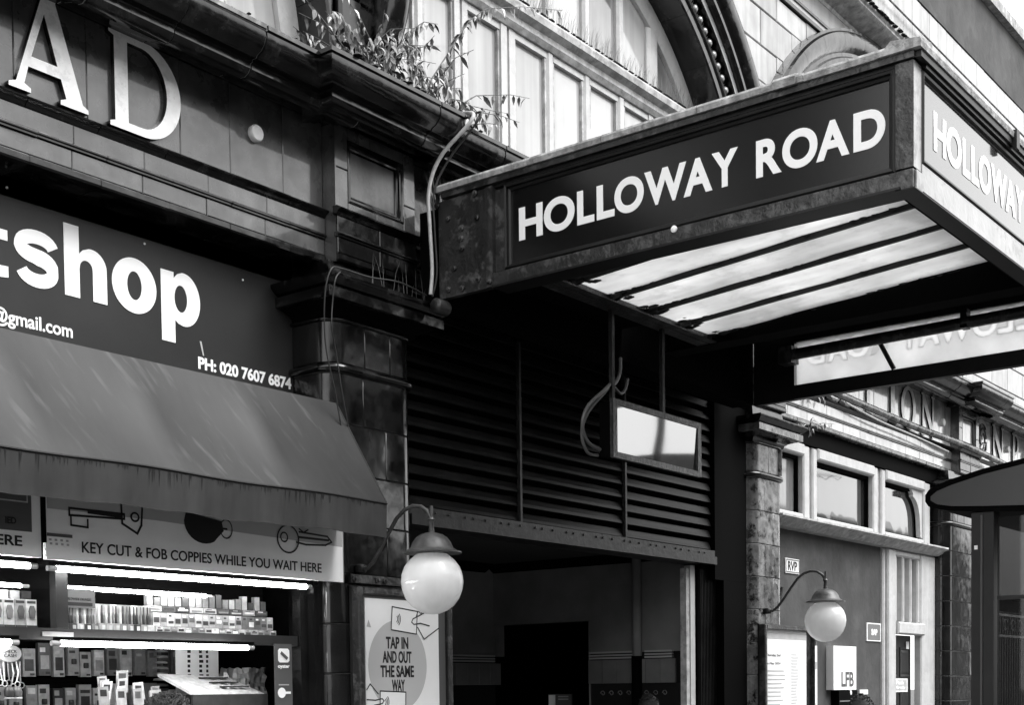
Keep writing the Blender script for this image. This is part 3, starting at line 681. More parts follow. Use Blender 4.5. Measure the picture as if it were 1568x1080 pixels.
# ================================================================== ENTRANCE: louvred screen, beam, hall
H = thing('entrance', None, None, (7.6, 0, 0)); H.parent = B; H.location = (7.6, 0, 0)
nsl = 13
for k in range(nsl):
    z0 = 2.995 + k * .118
    for (a, b) in ((7.61, 8.995), (9.025, 10.585), (10.615, 12.20)):
        j = random.uniform(-.004, .004)
        MB().loft([[(x, y, z0 + zz + j) for y, zz in ((.012, .0), (.004, .004), (.010, .03), (.028, .072), (.040, .082), (.05, .08), (.03, .03))] for x in (a, b)]).build('slat', M['louvre'], H)
for x in (9.01, 10.60): MB().loft([[(x - .013, -.015, z), (x + .013, -.015, z), (x + .013, .02, z), (x - .013, .02, z)] for z in (2.97, 4.45)]).build('louvre_bar', M['beam'], H)
box('louvre_backing', M['black'], H, 7.6, 12.9, .14, .16, 2.97, 4.56)
box('beam_upper', M['beam'], H, 7.61, 12.22, -.03, .2, 2.925, 2.985)
box('beam_lower', M['beam'], H, 7.61, 12.22, -.055, .2, 2.845, 2.922)
riv = MB().lathe([(0, .010), (.008, .008), (.012, .0)], (0, 0, 0), 8).mesh('rivet', M['beam'], smooth=60)
for k in range(29): link('rivet', riv, H, (7.75 + k * .152 + (.05 if k % 3 == 0 else 0), -.031, 2.952), (PI / 2, 0, 0))
# hall
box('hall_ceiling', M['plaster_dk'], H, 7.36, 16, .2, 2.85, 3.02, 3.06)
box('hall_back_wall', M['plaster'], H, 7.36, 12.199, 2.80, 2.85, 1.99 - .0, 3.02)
box('hall_back_wall_base', M['door_dk'], H, 7.36, 12.199, 2.79, 2.85, 0, 1.66)
# side wall facing the shop, with the dark doorway y 1.5 .. 2.76
for (y0, y1, z0, z1) in ((.32, 1.50, 1.99, 3.02), (1.50, 2.77, 2.345, 3.02), (2.77, 2.80, 1.99, 3.02)): box('hall_side_wall', M['plaster'], H, 12.2, 12.35, y0, y1, z0, z1)
box('hall_side_wall_base', M['door_dk'], H, 12.205, 12.35, .32, 1.5, 0, 1.66)
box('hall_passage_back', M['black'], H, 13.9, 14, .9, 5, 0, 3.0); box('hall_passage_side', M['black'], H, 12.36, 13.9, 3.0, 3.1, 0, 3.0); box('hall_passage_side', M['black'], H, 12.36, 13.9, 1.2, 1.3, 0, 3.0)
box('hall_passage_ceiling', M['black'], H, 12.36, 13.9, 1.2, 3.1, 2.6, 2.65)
box('door_lining', M['plaster'], H, 12.19, 12.36, 1.485, 1.50, 0, 2.35)
# dado rails and dado tiles on both walls
for (z0, z1) in ((1.985, 2.005), (1.955, 1.972), (1.925, 1.944)):
    for (a, b) in ((.45, .78), (.93, 1.48)): box('dado_rail', M['dado_rail'], H, 12.165, 12.2, a, b, z0, z1)
    box('dado_rail', M['dado_rail'], H, 7.4, 12.17, 2.765, 2.80, z0, z1)
box('dado_backing', M['mortar'], H, 12.202, 12.35, .32, 1.5, 1.66, 1.99); box('dado_backing', M['mortar'], H, 7.36, 12.199, 2.802, 2.85, 1.66, 1.99)
x = 7.5
while x < 12.1: tile('dado_tile', M['dado'], H, x, x + .2, 1.665, 1.915, 2.782, d=.02); x += .2
dm = None
for k in range(6):
    y0 = .42 + k * .18
    MB().box(12.18, 12.202, y0 + .002, y0 + .178, 1.665, 1.915).build('dado_tile', M['dado'], H)
for k in range(8): MB().tube([(12.19, .55 + k * .11 + .03 * math.cos(t * .9) * (1 - t * .08), 1.56 + .03 * math.sin(t * .9) * (1 - t * .08)) for t in range(8)], .005, 5).build('tile_scroll', M['plaster'], H)
MB().tube([(12.15, .86, 1.95), (12.15, .86, 3.0)], .05, 12).build('down_pipe', M['plaster'], H, smooth=60)
MB().tube([(12.14, .86, 0), (12.14, .86, 1.945)], .055, 12).build('down_pipe_base', M['black'], H, smooth=60)
# ceiling coving of the hall
MB().loft([[(12.2, y, 2.93), (12.2, y, 3.019), (12.05, y, 3.019)] for y in (.33, 2.8)]).build('coving', M['black'], H)
MB().loft([[(x, 2.8, 2.93), (x, 2.8, 3.019), (x, 2.65, 3.019)] for x in (7.4, 12.05)]).build('coving', M['black'], H)
# jamb post
MB().box(11.865, 11.93, .10, .17, 0, 2.80).build('jamb', M['sill_paint'], H); MB().box(11.932, 12.02, .09, .16, 0, 2.83).build('jamb_face', M['white_paint'], H)
box('dark_return', M['black'], H, 12.222, 12.90, -.03, .139, 2.70, 4.5); box('dark_return', M['black'], H, 12.40, 12.90, -.03, .15, 0, 2.699)
box('left_jamb', M['white_paint'], H, 7.90, 7.965, -.02, .05, 0, 2.80)
box('return_wall', M['black'], H, 12.70, 12.90, .16, .32, 0, 2.85); box('return_wall', M['black'], H, 12.2, 12.9, .30, .319, 0, 3.0)
gate = thing('folding_gate', 'dark folding lattice gate stacked against the right side of the entrance', 'gate', (12.1, .1, 0))
for k in range(11):
    x = 12.07 + k * .030
    MB().box(x, x + .010, .05, .10, 0, 2.80).build('bar', M['louvre'], gate)
    if k < 10: MB().box(x + .011, x + .029, .085, .09, .3, 2.75).build('lattice', M['black'], gate)
box('top_rail', M['black'], gate, 12.06, 12.39, .04, .11, 2.801, 2.84)
hs = thing('hall_sign', 'small black direction sign with a white symbol inside the dark doorway', 'sign', (12.6, 2.2, 1.5))
box('board', M['print_dark'], hs, 12.60, 12.62, 2.02, 2.34, 1.40, 1.555)
box('symbol', M['signwhite'], hs, 12.594, 12.5995, 2.24, 2.33, 1.42, 1.545)
for z in (1.52, 1.49): MB().box(12.5985, 12.5995, 2.06, 2.2, z, z + .014).build('text_line', M['print_grey'], hs)

# ================================================================== CANOPY
K = thing('entrance_canopy', 'boxy steel entrance canopy carrying white station-name lettering on dark panels', 'canopy', (7.6, -.4, 4.42))
XA, XB, YE, Z0, Z1 = 7.60, 12.50, -3.87, 4.42, 5.33
# steel side (near): wall plate, end post, bottom rail, top fascia
def side(xf, sgn):
    o_ = []
    def bx(name, y0, y1, z0, z1, d0, d1, m='steel'):     # d: distance in from the face
        return box(name, M[m], K, xf + sgn * d0, xf + sgn * d1, y0, y1, z0, z1)
    bx('wall_plate', -.36, -.80, 4.425, 5.115, .0, .05)
    bx('web_angle', -.801, -.86, 4.425, 5.115, -.015, .05); bx('web_plate', -.861, -.955, 4.53, 5.09, .02, .06)
    bx('bottom_rail', -.861, -3.80, 4.425, 4.515, -.012, .06)
    bx('bottom_flange', -.861, -3.80, 4.41, 4.424, -.03, .16, 'steel_dk')
    bx('corner_post', -3.765, YE, 4.53, 5.12, -.004, .08)
    bx('corner_foot', -3.801, YE - .002, 4.412, 4.515, -.016, .10)
    bx('top_fascia', -.861, YE, 5.105, 5.128, .01, .08, 'steel_dk')
    bx('top_fascia_step', -.40, YE - .01, 5.129, 5.165, -.02, .08, 'steel')
    # panel frame moulding
    y0, y1, z0, z1 = -.955, -3.765, 4.516, 5.104
    P = [(0, .0), (.012, -.014), (.026, -.010), (.030, .012), (.045, .018), (.05, .03)]
    MB().loft([[(xf + sgn * dx, y0 - t, z0 + t), (xf + sgn * dx, y1 + t, z0 + t), (xf + sgn * dx, y1 + t, z1 - t), (xf + sgn * dx, y0 - t, z1 - t)] for t, dx in P], caps=False).build('panel_frame', M['steel_dk'], K)
side(XA, 1)
sp = MB().box(XA + .031, XA + .05, -.96, -3.76, 4.52, 5.10).build('name_panel', M['panel'], K)
# lettering, near side
xs_ = [('H', -1.086, -1.262, 0), ('O', -1.280, -1.488, 0)]
def Yat(px, z_=4.82):      # where a column of the picture meets the name panel
    a = px - 784; bq = 0.0
    import itertools
    lo, hi = -4.5, -.3
    for _ in range(40):
        mid = (lo + hi) / 2; v = R3.transposed() @ (Vector((XA + .03, mid, z_)) - Vector((0, -6.8, 1.6)))
        p = 784 - 2088.29 * v.x / v.z
        if p > px: lo = mid
        else: hi = mid
    return mid
LET = [('H', 795, 831), ('O', 833, 880), ('L', 884, 910), ('L', 914, 941), ('O', 941, 986), ('W', 987, 1051), ('A', 1047, 1091), ('Y', 1090, 1130),
       ('R', 1158, 1197), ('O', 1198, 1252), ('A', 1250, 1301), ('D', 1307, 1356)]
pos = []
for ch, p0, p1 in LET:
    a, b = Yat(p0), Yat(p1); pos.append((ch, a, b))
    zz = (4.703, 4.925) if ch != 'O' else (4.699, 4.929)
    # the glyph runs towards the street: u grows to -y
    cu = bpy.data.curves.new('text', 'FONT'); cu.body = ch; cu.offset = .036; cu.extrude = .01; cu.resolution_u = 8
    me = curve_mesh(cu)
    for v in me.vertices: v.co.x = -v.co.x
    place2d(me, 'letter', M['print_white'], K, b, a, zz[0], zz[1], XA + .03, '-X', .003)
# panels on the street end
MB().box(XA + .001, XA + .115, YE - .001, YE + .06, 4.53, 5.12).build('end_post', M['fascia_end'], K)
MB().box(XA + .116, XB - .1, YE - .006, YE + .05, 4.425, 4.575).build('end_bottom_rail', M['fascia_end'], K)
MB().box(XA + .016, XA + .112, YE - .012, YE - .003, 4.412, 4.515).build('end_post_foot', M['fascia_end'], K)
MB().box(XA - .018, XB + .02, YE - .014, YE + .10, 4.405, 4.411).build('end_flange', M['steel_dk'], K)
MB().box(XA + .07, XB - .07, YE + .012, YE + .03, 4.61, 5.085).build('end_name_panel', M['panel_end'], K)
P = [(0, .0), (.012, -.014), (.026, -.010), (.030, .010), (.04, .013)]
MB().loft([[(XA + .116 + t, YE + dy, 4.576 + t), (XB - .116 - t, YE + dy, 4.576 + t), (XB - .116 - t, YE + dy, 5.105 - t), (XA + .116 + t, YE + dy, 5.105 - t)] for t, dy in P], caps=False).build('panel_frame', M['steel_dk'], K)
MB().box(XA + .116, XB - .116, YE - .03, YE + .05, 5.106, 5.128).build('end_top_fascia', M['steel_dk'], K)
MB().box(XA + .0, XB + .0, YE - .045, YE + .05, 5.129, 5.165).build('end_top_step', M['steel_dk'], K)
off = 7.937 - (-pos[0][1]) 
for ch, a, b in pos:
    u0, u1 = -a + off, -b + off
    if ch in 'A' and u0 > 9.8: pass
    cu = bpy.data.curves.new('text', 'FONT'); cu.body = ch; cu.offset = .036; cu.extrude = .01; cu.resolution_u = 8
    place2d(curve_mesh(cu), 'letter', M['print_white'], K, u0, u1, 4.725 if ch != 'O' else 4.721, 4.95 if ch != 'O' else 4.954, YE + .0115, '-Y', .003)
# the far side, translucent, seen from behind
box('far_wall_plate', M['steel_dk'], K, XB - .06, XB, -.36, -.80, 4.425, 5.10)
box('far_bottom_rail', M['steel_dk'], K, XB - .08, XB, -.801, YE + .05, 4.425, 4.56)
box('far_top_rail', M['steel_dk'], K, XB - .08, XB, -.801, YE + .05, 4.98, 5.16)
cut = bpy.data.meshes.new('cut'); cv, cf = [], []; plugs = []
for ch, a, b in pos:
    for grow in (0, 1):
        cu = bpy.data.curves.new('text', 'FONT'); cu.body = ch; cu.offset = .036; cu.extrude = .01; cu.resolution_u = 6
        me = curve_mesh(cu); o = place2d(me, 'letter', M['panel_back_letter'], K, -.912 - (3.706 + a), -.912 - (3.706 + b), 4.735, 4.962, XB - (.0375 if not grow else .07), '+X', -.013 if not grow else .06)
        if grow:
            k0 = len(cv); cv += [tuple(v.co + org(K)) for v in me.vertices]; cf += [tuple(i + k0 for i in p.vertices) for p in me.polygons]; bpy.data.objects.remove(o)
cut.from_pydata(cv, [], cf)
import bmesh as _bm
_b = _bm.new(); _b.from_mesh(cut); _bm.ops.remove_doubles(_b, verts=_b.verts, dist=1e-5); _bm.ops.recalc_face_normals(_b, faces=_b.faces); _b.to_mesh(cut); _b.free()
co_ = bpy.data.objects.new('cutter', cut); COL.objects.link(co_)
fp = MB().box(XB - .05, XB - .038, -.82, YE + .08, 4.561, 4.979).build('far_name_panel', M['panel_back'], None)
md = fp.modifiers.new('b', 'BOOLEAN'); md.operation = 'DIFFERENCE'; md.object = co_; md.solver = 'EXACT'
bpy.context.view_layer.update(); fm = bpy.data.meshes.new_from_object(fp.evaluated_get(bpy.context.evaluated_depsgraph_get()))
print('far panel polys', len(fm.polygons))
bpy.data.objects.remove(fp); bpy.data.objects.remove(co_)
for v in fm.vertices: v.co -= org(K)
fm.materials.clear(); fm.materials.append(M['panel_back']); link('far_name_panel', fm, K, org(K))
MB().tube([(XB - .25, -.80, 4.815), (XB - .25, YE + .1, 4.845)], .055, 12).build('gutter_pipe', M['steel'], K, smooth=60)
MB().box(XB - .33, XB - .17, -.90, -.76, 4.73, 4.89).build('pipe_bracket', M['steel'], K)
MB().tube([(XB - .22, -1.74, 4.80), (XB - .1, -1.83, 4.56)], .022, 8).build('panel_strut', M['steel_dk'], K)
for y in (-2.55, -3.2): MB().box(XB - .30, XB - .2, y - .03, y + .03, 4.78, 4.95).build('pipe_clip', M['steel_dk'], K)
# coping on top
rows = []
def coping(p0, p1, n_, along):
    for k in range(n_):
        a = p0 + (p1 - p0) * k / n_; b = p0 + (p1 - p0) * (k + 1) / n_ - .004 * (1 if p1 > p0 else -1)
        j = random.uniform(0, .006)
        if along == 'y': MB().loft([[(x, q, z + j) for x, z in ((XA - .035, 5.167), (XA - .04, 5.199), (XA - .03, 5.216), (XA + .12, 5.239), (XA + .2, 5.167))] for q in (a, b)]).build('coping', M['coping'], K)
        else: MB().loft([[(q, y, z + j) for y, z in ((YE - .055, 5.167), (YE - .06, 5.199), (YE - .05, 5.216), (YE + .12, 5.239), (YE + .2, 5.167))] for q in (a, b)]).build('coping', M['coping'], K)
coping(-.36, YE - .06, 5, 'y'); coping(XA - .04, XB, 6, 'x')
MB().loft([[(x, q, z) for x, z in ((XA - .05, 5.164), (XA - .052, 5.209), (XA - .03, 5.232), (XA + .1, 5.256))] for q in (-3.02, -3.17)]).build('coping_joint_cap', M['coping'], K)
MB().box(9.20, 9.26, YE - .075, YE - .046, 5.10, 5.22).build('end_clip', M['steel_dk'], K)
# bolts on the wall plate
bolt = MB().lathe([(0, .026), (.011, .024), (.012, .016), (.022, .012), (.024, .0)], (0, 0, 0), 10).mesh('bolt', M['steel'], smooth=50)
for (px_, z) in ((-.574, 4.885), (-.572, 4.815), (-.574, 4.745), (-.703, 5.10), (-.72, 4.50), (-.573, 4.465), (-.45, 4.48), (-.352, 5.09), (-.715, 4.93), (-.45, 4.98), (-.5, 4.62)):
    link('bolt', bolt, K, (XA, px_, z), (0, -PI / 2, 0))
for k in range(6): link('bolt', bolt, K, (XA - .012, -.83 , 4.46 + k * .001), (0, -PI / 2, 0)) if k == 0 else None
MB().loft([[(XA - .012 - d_, -2.32 + r * math.cos(t * PI / 8), 4.505 + r * math.sin(t * PI / 8)) for t in range(16)] for r, d_ in ((.022, 0), (.022, .008), (.012, .014))]).build('inspection_cap', M['signwhite'], K, smooth=50)
MB().loft([[(XA + .0, -.40 + r * math.cos(t * PI / 8), 4.385 + r * math.sin(t * PI / 8)) for t in range(16)] if 0 else [(XA - .10 + q, -.40 + r * math.cos(t * PI / 8), 4.355 + r * math.sin(t * PI / 8)) for t in range(16)] for r, q in ((.045, .0), (.055, .01), (.055, .12), (.04, .13))]).build('beam_end_pin', M['steel'], K, smooth=50)
# roof structure: sloping translucent skylight strips between bars
def zr(y): return 4.475 + .07 * (-1.4 - y)
for (a, b) in ((7.68, 8.02), (8.02, 8.52), (8.52, 9.02), (9.02, 9.52), (9.52, 10.02)):
    m = MB(); n_ = 10
    rows = [[(a + .02, y, zr(y) + .03 + .004 * math.sin(y * 9 + a)), (b - .02, y, zr(y) + .03 + .004 * math.sin(y * 7 + b)), (b - .02, y, zr(y) + .038 + .004 * math.sin(y * 7 + b)), (a + .02, y, zr(y) + .038 + .004 * math.sin(y * 9 + a))] for y in [-1.22 - 2.56 * k / n_ for k in range(n_ + 1)]]
    m.loft(rows).build('skylight_pane', M['skylight'], K)
for x in (8.02, 8.52, 9.02, 9.52):
    MB().loft([[(x - .014, y, zr(y) + .0), (x + .014, y, zr(y) + .0), (x + .018, y, zr(y) + .06), (x - .018, y, zr(y) + .06)] for y in (-1.2, -3.80)]).build('glazing_bar', M['steel_dk'], K)
gc = MB(); random.seed(77)
for k in range(520):
    x = random.choice((8.02, 8.52, 9.02, 9.52, 10.0)); y = random.choice((random.uniform(-1.24, -3.78), random.uniform(-1.24, -1.5), random.uniform(-3.6, -3.8))); r = random.uniform(.006, .03) * (1.6 if y > -1.4 or y < -3.65 else 1)
    x += random.choice((-1, 1)) * random.uniform(.014, .03 + (.10 if y > -1.35 or y < -3.7 else 0)); z = zr(y) + .024; n_ = random.randint(5, 7)
    gc.add([(x + r * random.uniform(.5, 1) * math.cos(t * 2 * PI / n_), y + r * 1.8 * random.uniform(.5, 1) * math.sin(t * 2 * PI / n_), z) for t in range(n_)] + [(x, y, z - r * .4)], [(t, (t + 1) % n_, n_) for t in range(n_)])
tag(gc.build('grime', M['moss'], K), kind='stuff')
# transverse beam near the wall
MB().box(7.66, 10.1, -1.235, -1.22, 4.43, 4.62).build('cross_beam_web', M['steel'], K)
MB().box(7.66, 10.1, -1.22, -1.12, 4.425, 4.437).build('cross_beam_flange', M['steel'], K)
MB().box(7.66, 10.1, -1.30, -1.236, 4.425, 4.436).build('cross_beam_flange', M['steel'], K)
for x in (8.02, 8.52, 9.02, 9.52):
    MB().loft([[(x - .03, -1.237, 4.45), (x + .03, -1.237, 4.45), (x + .03, -1.237, 4.55), (x - .03, -1.237, 4.55)], [(x - .02, -1.33, 4.47), (x + .02, -1.33, 4.47), (x + .02, -1.33, 4.53), (x - .02, -1.33, 4.53)]]).build('bar_shoe', M['steel'], K)
MB().box(10.02, 10.14, -.8, YE + .05, 4.435, 4.85).build('centre_beam', M['black'], K)
MB().box(9.98, 10.18, -.8, YE + .05, 4.42, 4.434).build('centre_beam_flange', M['black'], K)
MB().box(10.14, XB - .09, -.36, YE + .05, 5.03, 5.09).build('roof_deck', M['black'], K)
for x in (10.9, 11.6): MB().box(x, x + .08, -.4, YE + .05, 4.90, 5.029).build('roof_joist', M['black'], K)
MB().box(7.66, 10.02, -.36, -1.22, 4.70, 4.76).build('roof_deck', M['black'], K)
MB().box(7.66, 12.42, -.13, -.36, 4.43, 5.1).build('wall_plate', M['black'], K)
MB().box(XA + .10, XB - .1, YE + .06, YE + .14, 4.43, 4.60).build('end_inner_beam', M['black'], K)
MB().box(XA + .061, XA + .16, -.87, YE + .06, 4.425, 4.45).build('inner_flange', M['black'], K)

# ================================================================== CABLES ON THE PILASTER
def cable(name, pts, r, m, label, sub=6):
    P = [Vector(p) for p in pts]; out = []
    for i in range(len(P) - 1):
        p0, p1, p2, p3 = P[max(0, i - 1)], P[i], P[i + 1], P[min(len(P) - 1, i + 2)]
        for k in range(sub):
            t = k / sub; out.append(.5 * ((2 * p1) + (-p0 + p2) * t + (2 * p0 - 5 * p1 + 4 * p2 - p3) * t * t + (-p0 + 3 * p1 - 3 * p2 + p3) * t ** 3))
    out.append(P[-1]); o = MB().tube(out, r, 7).build(name, m, smooth=60)
    return tag(o, label, 'cable')
cable('cable', [(7.75, -.30, 5.78), (7.66, -.62, 5.70), (7.60, -.66, 5.60), (7.53, -.45, 5.40), (7.50, -.36, 5.18), (7.505, -.36, 4.90), (7.51, -.37, 4.62), (7.50, -.36, 4.44)], .014, M['cable_l'], 'thick pale cable dropping from the cornice beside the riveted canopy plate')
cable('cable', [(7.86, -.30, 5.76), (7.72, -.66, 5.715), (7.655, -.66, 5.60), (7.60, -.47, 5.40), (7.545, -.37, 5.18), (7.545, -.37, 4.90), (7.55, -.38, 4.60), (7.52, -.36, 4.43)], .008, M['cable_d'], 'thin dark cable running alongside the thick pale one')
cable('cable', [(7.5, -.32, 4.44), (7.2, -.34, 4.46), (6.9, -.33, 4.43), (6.62, -.34, 4.42), (6.50, -.36, 4.38), (6.46, -.34, 4.20), (6.50, -.30, 3.9), (6.60, -.28, 3.62), (6.66, -.27, 3.4)], .005, M['cable_d'], 'thin cable looping over the capital and down to the awning')
cable('cable', [(6.62, -.33, 4.40), (6.55, -.35, 4.33), (6.54, -.33, 4.18), (6.53, -.33, 4.02), (6.60, -.30, 3.85), (6.65, -.30, 3.6), (6.72, -.28, 3.4)], .005, M['cable_d'], 'second thin cable hanging from the left end of the capital')
cable('pipe', [(14.4, -.10, 5.02), (15.8, -.10, 4.99), (17.6, -.10, 4.97), (19.0, -.20, 4.93), (20.8, -.20, 4.88)], .045, M['tile_old'], 'fat pipe running along the bottom of the raised station lettering')['category'] = 'pipe'
cable('cable', [(15.2, -.12, 4.93), (16.2, -.12, 4.865), (17.4, -.12, 4.84), (18.6, -.12, 4.80)], .012, M['cable_l'], 'pale cable sagging under the fat pipe on the far architrave')

# ================================================================== SHOP FASCIA, AWNING
fs = thing('shop_fascia', 'dark shop fascia board with big white lower-case lettering, phone number and email', 'shop sign', (2.0, .25, 3.6))
box('board', M['shop_board'], fs, 1.62, 6.76, .25, .30, 3.5, 4.80)
box('edge_trim', M['alu'], fs, 6.761, 6.775, .235, .30, 3.5, 4.05)
for g, a, b, z0, z1 in (('t', 4.30, 4.522, 3.985, 4.33), ('s', 4.562, 4.85, 3.975, 4.305), ('h', 4.893, 5.19, 3.978, 4.40), ('o', 5.228, 5.56, 3.972, 4.31), ('p', 5.597, 5.908, 3.85, 4.305)):
    outline(GL[g], 'letter', M['print_white'], fs, a, b, z0, z1, .2495, thick=.004)
text('PH: 020 7607 6874', 'phone_number', M['print_white'], fs, 5.885, 6.705, 3.718, 3.80, .2495, off=.035)
text('@gmail.com', 'email', M['print_white'], fs, 4.41, 4.94, 3.705, 3.815, .2495, off=.018)
for (x, z) in ((4.55, 4.54), (5.95, 4.42), (6.36, 4.40), (5.62, 4.50)): MB().lathe([(0, 0), (.006, 0), (.006, .004), (0, .005)], (0, 0, 0), 8).mesh
sc = MB().loft([[(r * math.cos(t * PI / 4), y, r * math.sin(t * PI / 4)) for t in range(8)] for r, y in ((.008, 0), (.006, -.004))]).mesh('screw', M['print_white'])
for (x, z) in ((4.53, 4.50), (5.48, 4.42), (6.28, 4.38), (6.62, 4.36)): link('screw', sc, fs, (x, .2495, z))
MB().loft([[(5.90, .2480, 3.90), (5.915, .2480, 3.90), (5.935, .2480, 3.81), (5.925, .2480, 3.81)], [(5.90, .2475, 3.90), (5.915, .2475, 3.90), (5.935, .2475, 3.81), (5.925, .2475, 3.81)]]).build('bird_dropping', M['print_grey'], fs)

aw = thing('awning', 'grimy grey sloping awning with streaked valance over the key kiosk', 'awning', (2, -.15, 3.6))
nx_, ny_ = 60, 8; rows = []
X0A, X1A, YT, ZT, YF, ZF = 1.6, 6.72, -.17, 3.572, -.62, 2.858
def awp(u, v):
    x = X0A + (X1A - X0A) * u; sag = -.026 * math.sin(PI * v) * abs(math.sin(PI * u * 6.0)) ** .7; return (x, YT + (YF - YT) * v - sag * .5, ZT + (ZF - ZT) * v + sag + .006 * math.sin(u * 23) * v)
vs = [awp(i / nx_, j / ny_) for i in range(nx_ + 1) for j in range(ny_ + 1)]; k1 = len(vs)
vs += [(x, y + .006, z - .004) for x, y, z in vs]; fs_ = []
for i in range(nx_):
    for j in range(ny_):
        a = i * (ny_ + 1) + j; fs_ += [(a, a + 1, a + ny_ + 2, a + ny_ + 1), (a + k1, a + ny_ + 1 + k1, a + ny_ + 2 + k1, a + 1 + k1)]
for j in range(ny_):
    a = nx_ * (ny_ + 1) + j; fs_.append((a, a + 1, a + 1 + k1, a + k1))
MB().add(vs, fs_).build('awning_cloth', M['awning'], aw, smooth=60)
rows = []
for i in range(nx_ + 1):
    x, y, z = awp(i / nx_, 1); wv = .010 * math.sin(i * .9) + .006 * math.sin(i * 2.3)
    rows.append([(x, y - .002, z - .012), (x, y + wv * .3 + .004, z - .11), (x, y + .012 + wv, z - .228 + .004 * math.sin(i * 1.1)), (x, y + .017 + wv, z - .228 + .004 * math.sin(i * 1.1)), (x, y + .009 + wv * .3, z - .11), (x, y + .003, z - .012)])
MB().loft(rows).build('valance', M['valance'], aw, smooth=60)
MB().tube([(awp(i / 40, 1)[0], awp(i / 40, 1)[1] - .002, awp(i / 40, 1)[2] - .004) for i in range(41)], .008, 6).build('piping', M['awning_hem'], aw, smooth=60)
MB().tube([(awp(1, j / 8)[0], awp(1, j / 8)[1], awp(1, j / 8)[2]) for j in range(9)], .006, 6).build('piping', M['awning_hem'], aw, smooth=60)
st = MB()     # grime runs below the piping
for k in range(230):
    u = random.random(); x, y, z = awp(u, 1); l = random.uniform(.01, .05) * (1 + 1.2 * (math.sin(u * 31) > .2)); w_ = random.uniform(.002, .005)
    if x < 3.2: continue
    st.add([(x - w_, y - .0045, z - .012), (x + w_, y - .0045, z - .012), (x, y - .0035 + l * .05, z - .012 - l)], [(0, 2, 1)])
tag(st.build('grime_run', M['awning_hem'], aw), kind='stuff')
box('roller_tube', M['alu'], aw, 1.6, 6.70, -.165, -.13, 3.545, 3.568)
MB().loft([[(X1A - .004, YT, ZT - .01), (X1A - .004, YF + .01, ZF - .01), (X1A - .004, YF + .03, ZF - .235), (X1A - .004, -.13, ZF - .10), (X1A - .004, -.13, 3.2)], [(X1A - .001, YT, ZT - .01), (X1A - .001, YF + .01, ZF - .01), (X1A - .001, YF + .03, ZF - .235), (X1A - .001, -.13, ZF - .10), (X1A - .001, -.13, 3.2)]]).build('end_flap', M['valance'], aw)

# key board
def printdisc(parent, c, rx, rz, m, y, n=28, name='printed_disc', rin=None):
    if rin is None: return MB().add([(c[0] + rx * math.cos(2 * PI * k / n), y, c[1] + rz * math.sin(2 * PI * k / n)) for k in range(n)], [tuple(range(n))]).build(name, m, parent)
    v = [(c[0] + rx * s_ * math.cos(2 * PI * k / n), y, c[1] + rz * s_ * math.sin(2 * PI * k / n)) for s_ in (1, rin) for k in range(n)]
    return MB().add(v, [(k, (k + 1) % n, n + (k + 1) % n, n + k) for k in range(n)]).build(name, m, parent)
kb = thing('key_cutting_sign', 'white sign board for key cutting under the awning, with drawn keys and a fob', 'sign', (4.5, -.16, 2.36))
YK = -.16
box('board', M['signwhite'], kb, 4.449, 6.77, YK, YK + .03, 2.36, 2.84)
box('end_trim', M['alu'], kb, 6.771, 6.776, YK - .002, YK + .031, 2.358, 2.84)
MB().add([(4.46, YK - .0012, 2.72), (4.46, YK - .0012, 2.64), (5.2, YK - .0012, 2.64), (6.765, YK - .0012, 2.60), (6.765, YK - .0012, 2.72)], [(0, 1, 2, 3, 4)]).build('awning_shade_band', M['bandgrey'], kb)  # shadow of the awning, painted on the board as a flat grey band
text('KEY CUT & FOB COPPIES WHILE YOU WAIT HERE', 'slogan', M['print_black'], kb, 4.678, 6.562, 2.411, 2.474, YK - .0005, off=.012)
# flip key
strip([(4.60, 2.655), (4.97, 2.655), (4.97, 2.627), (4.60, 2.615)], .010, 'key_drawing', M['print_black'], kb, YK, closed=True)
strip([(4.61, 2.61), (4.61, 2.56), (4.72, 2.556), (4.72, 2.60)], .009, 'key_drawing', M['print_black'], kb, YK)
MB().add([(4.72, YK - .0032, 2.65), (4.72, YK - .0032, 2.635), (4.96, YK - .0032, 2.63), (4.96, YK - .0032, 2.65)], [(0, 1, 2, 3)]).build('key_shaft', M['print_black'], kb)
strip([(4.95, 2.72), (4.955, 2.60), (5.06, 2.55), (5.09, 2.60), (5.10, 2.72)], .011, 'key_drawing', M['print_black'], kb, YK)
printdisc(kb, (5.045, 2.645), .033, .030, M['print_black'], YK - .0034, rin=.62)
# fob
MB().add([(x, YK - .0034, z) for x, z in [(5.42, 2.715)] + arc(5.56, 2.66, .155, .13, 180, 300, 10) + [(5.66, 2.57), (5.715, 2.62), (5.70, 2.68), (5.64, 2.715)]], [tuple(range(15))]).build('fob_drawing', M['print_black'], kb)
printdisc(kb, (5.735, 2.635), .052, .062, M['print_black'], YK - .0036, rin=.86, name='fob_ring'); strip([(5.70, 2.635), (5.74, 2.635)], .01, 'fob_ring', M['print_black'], kb, YK)
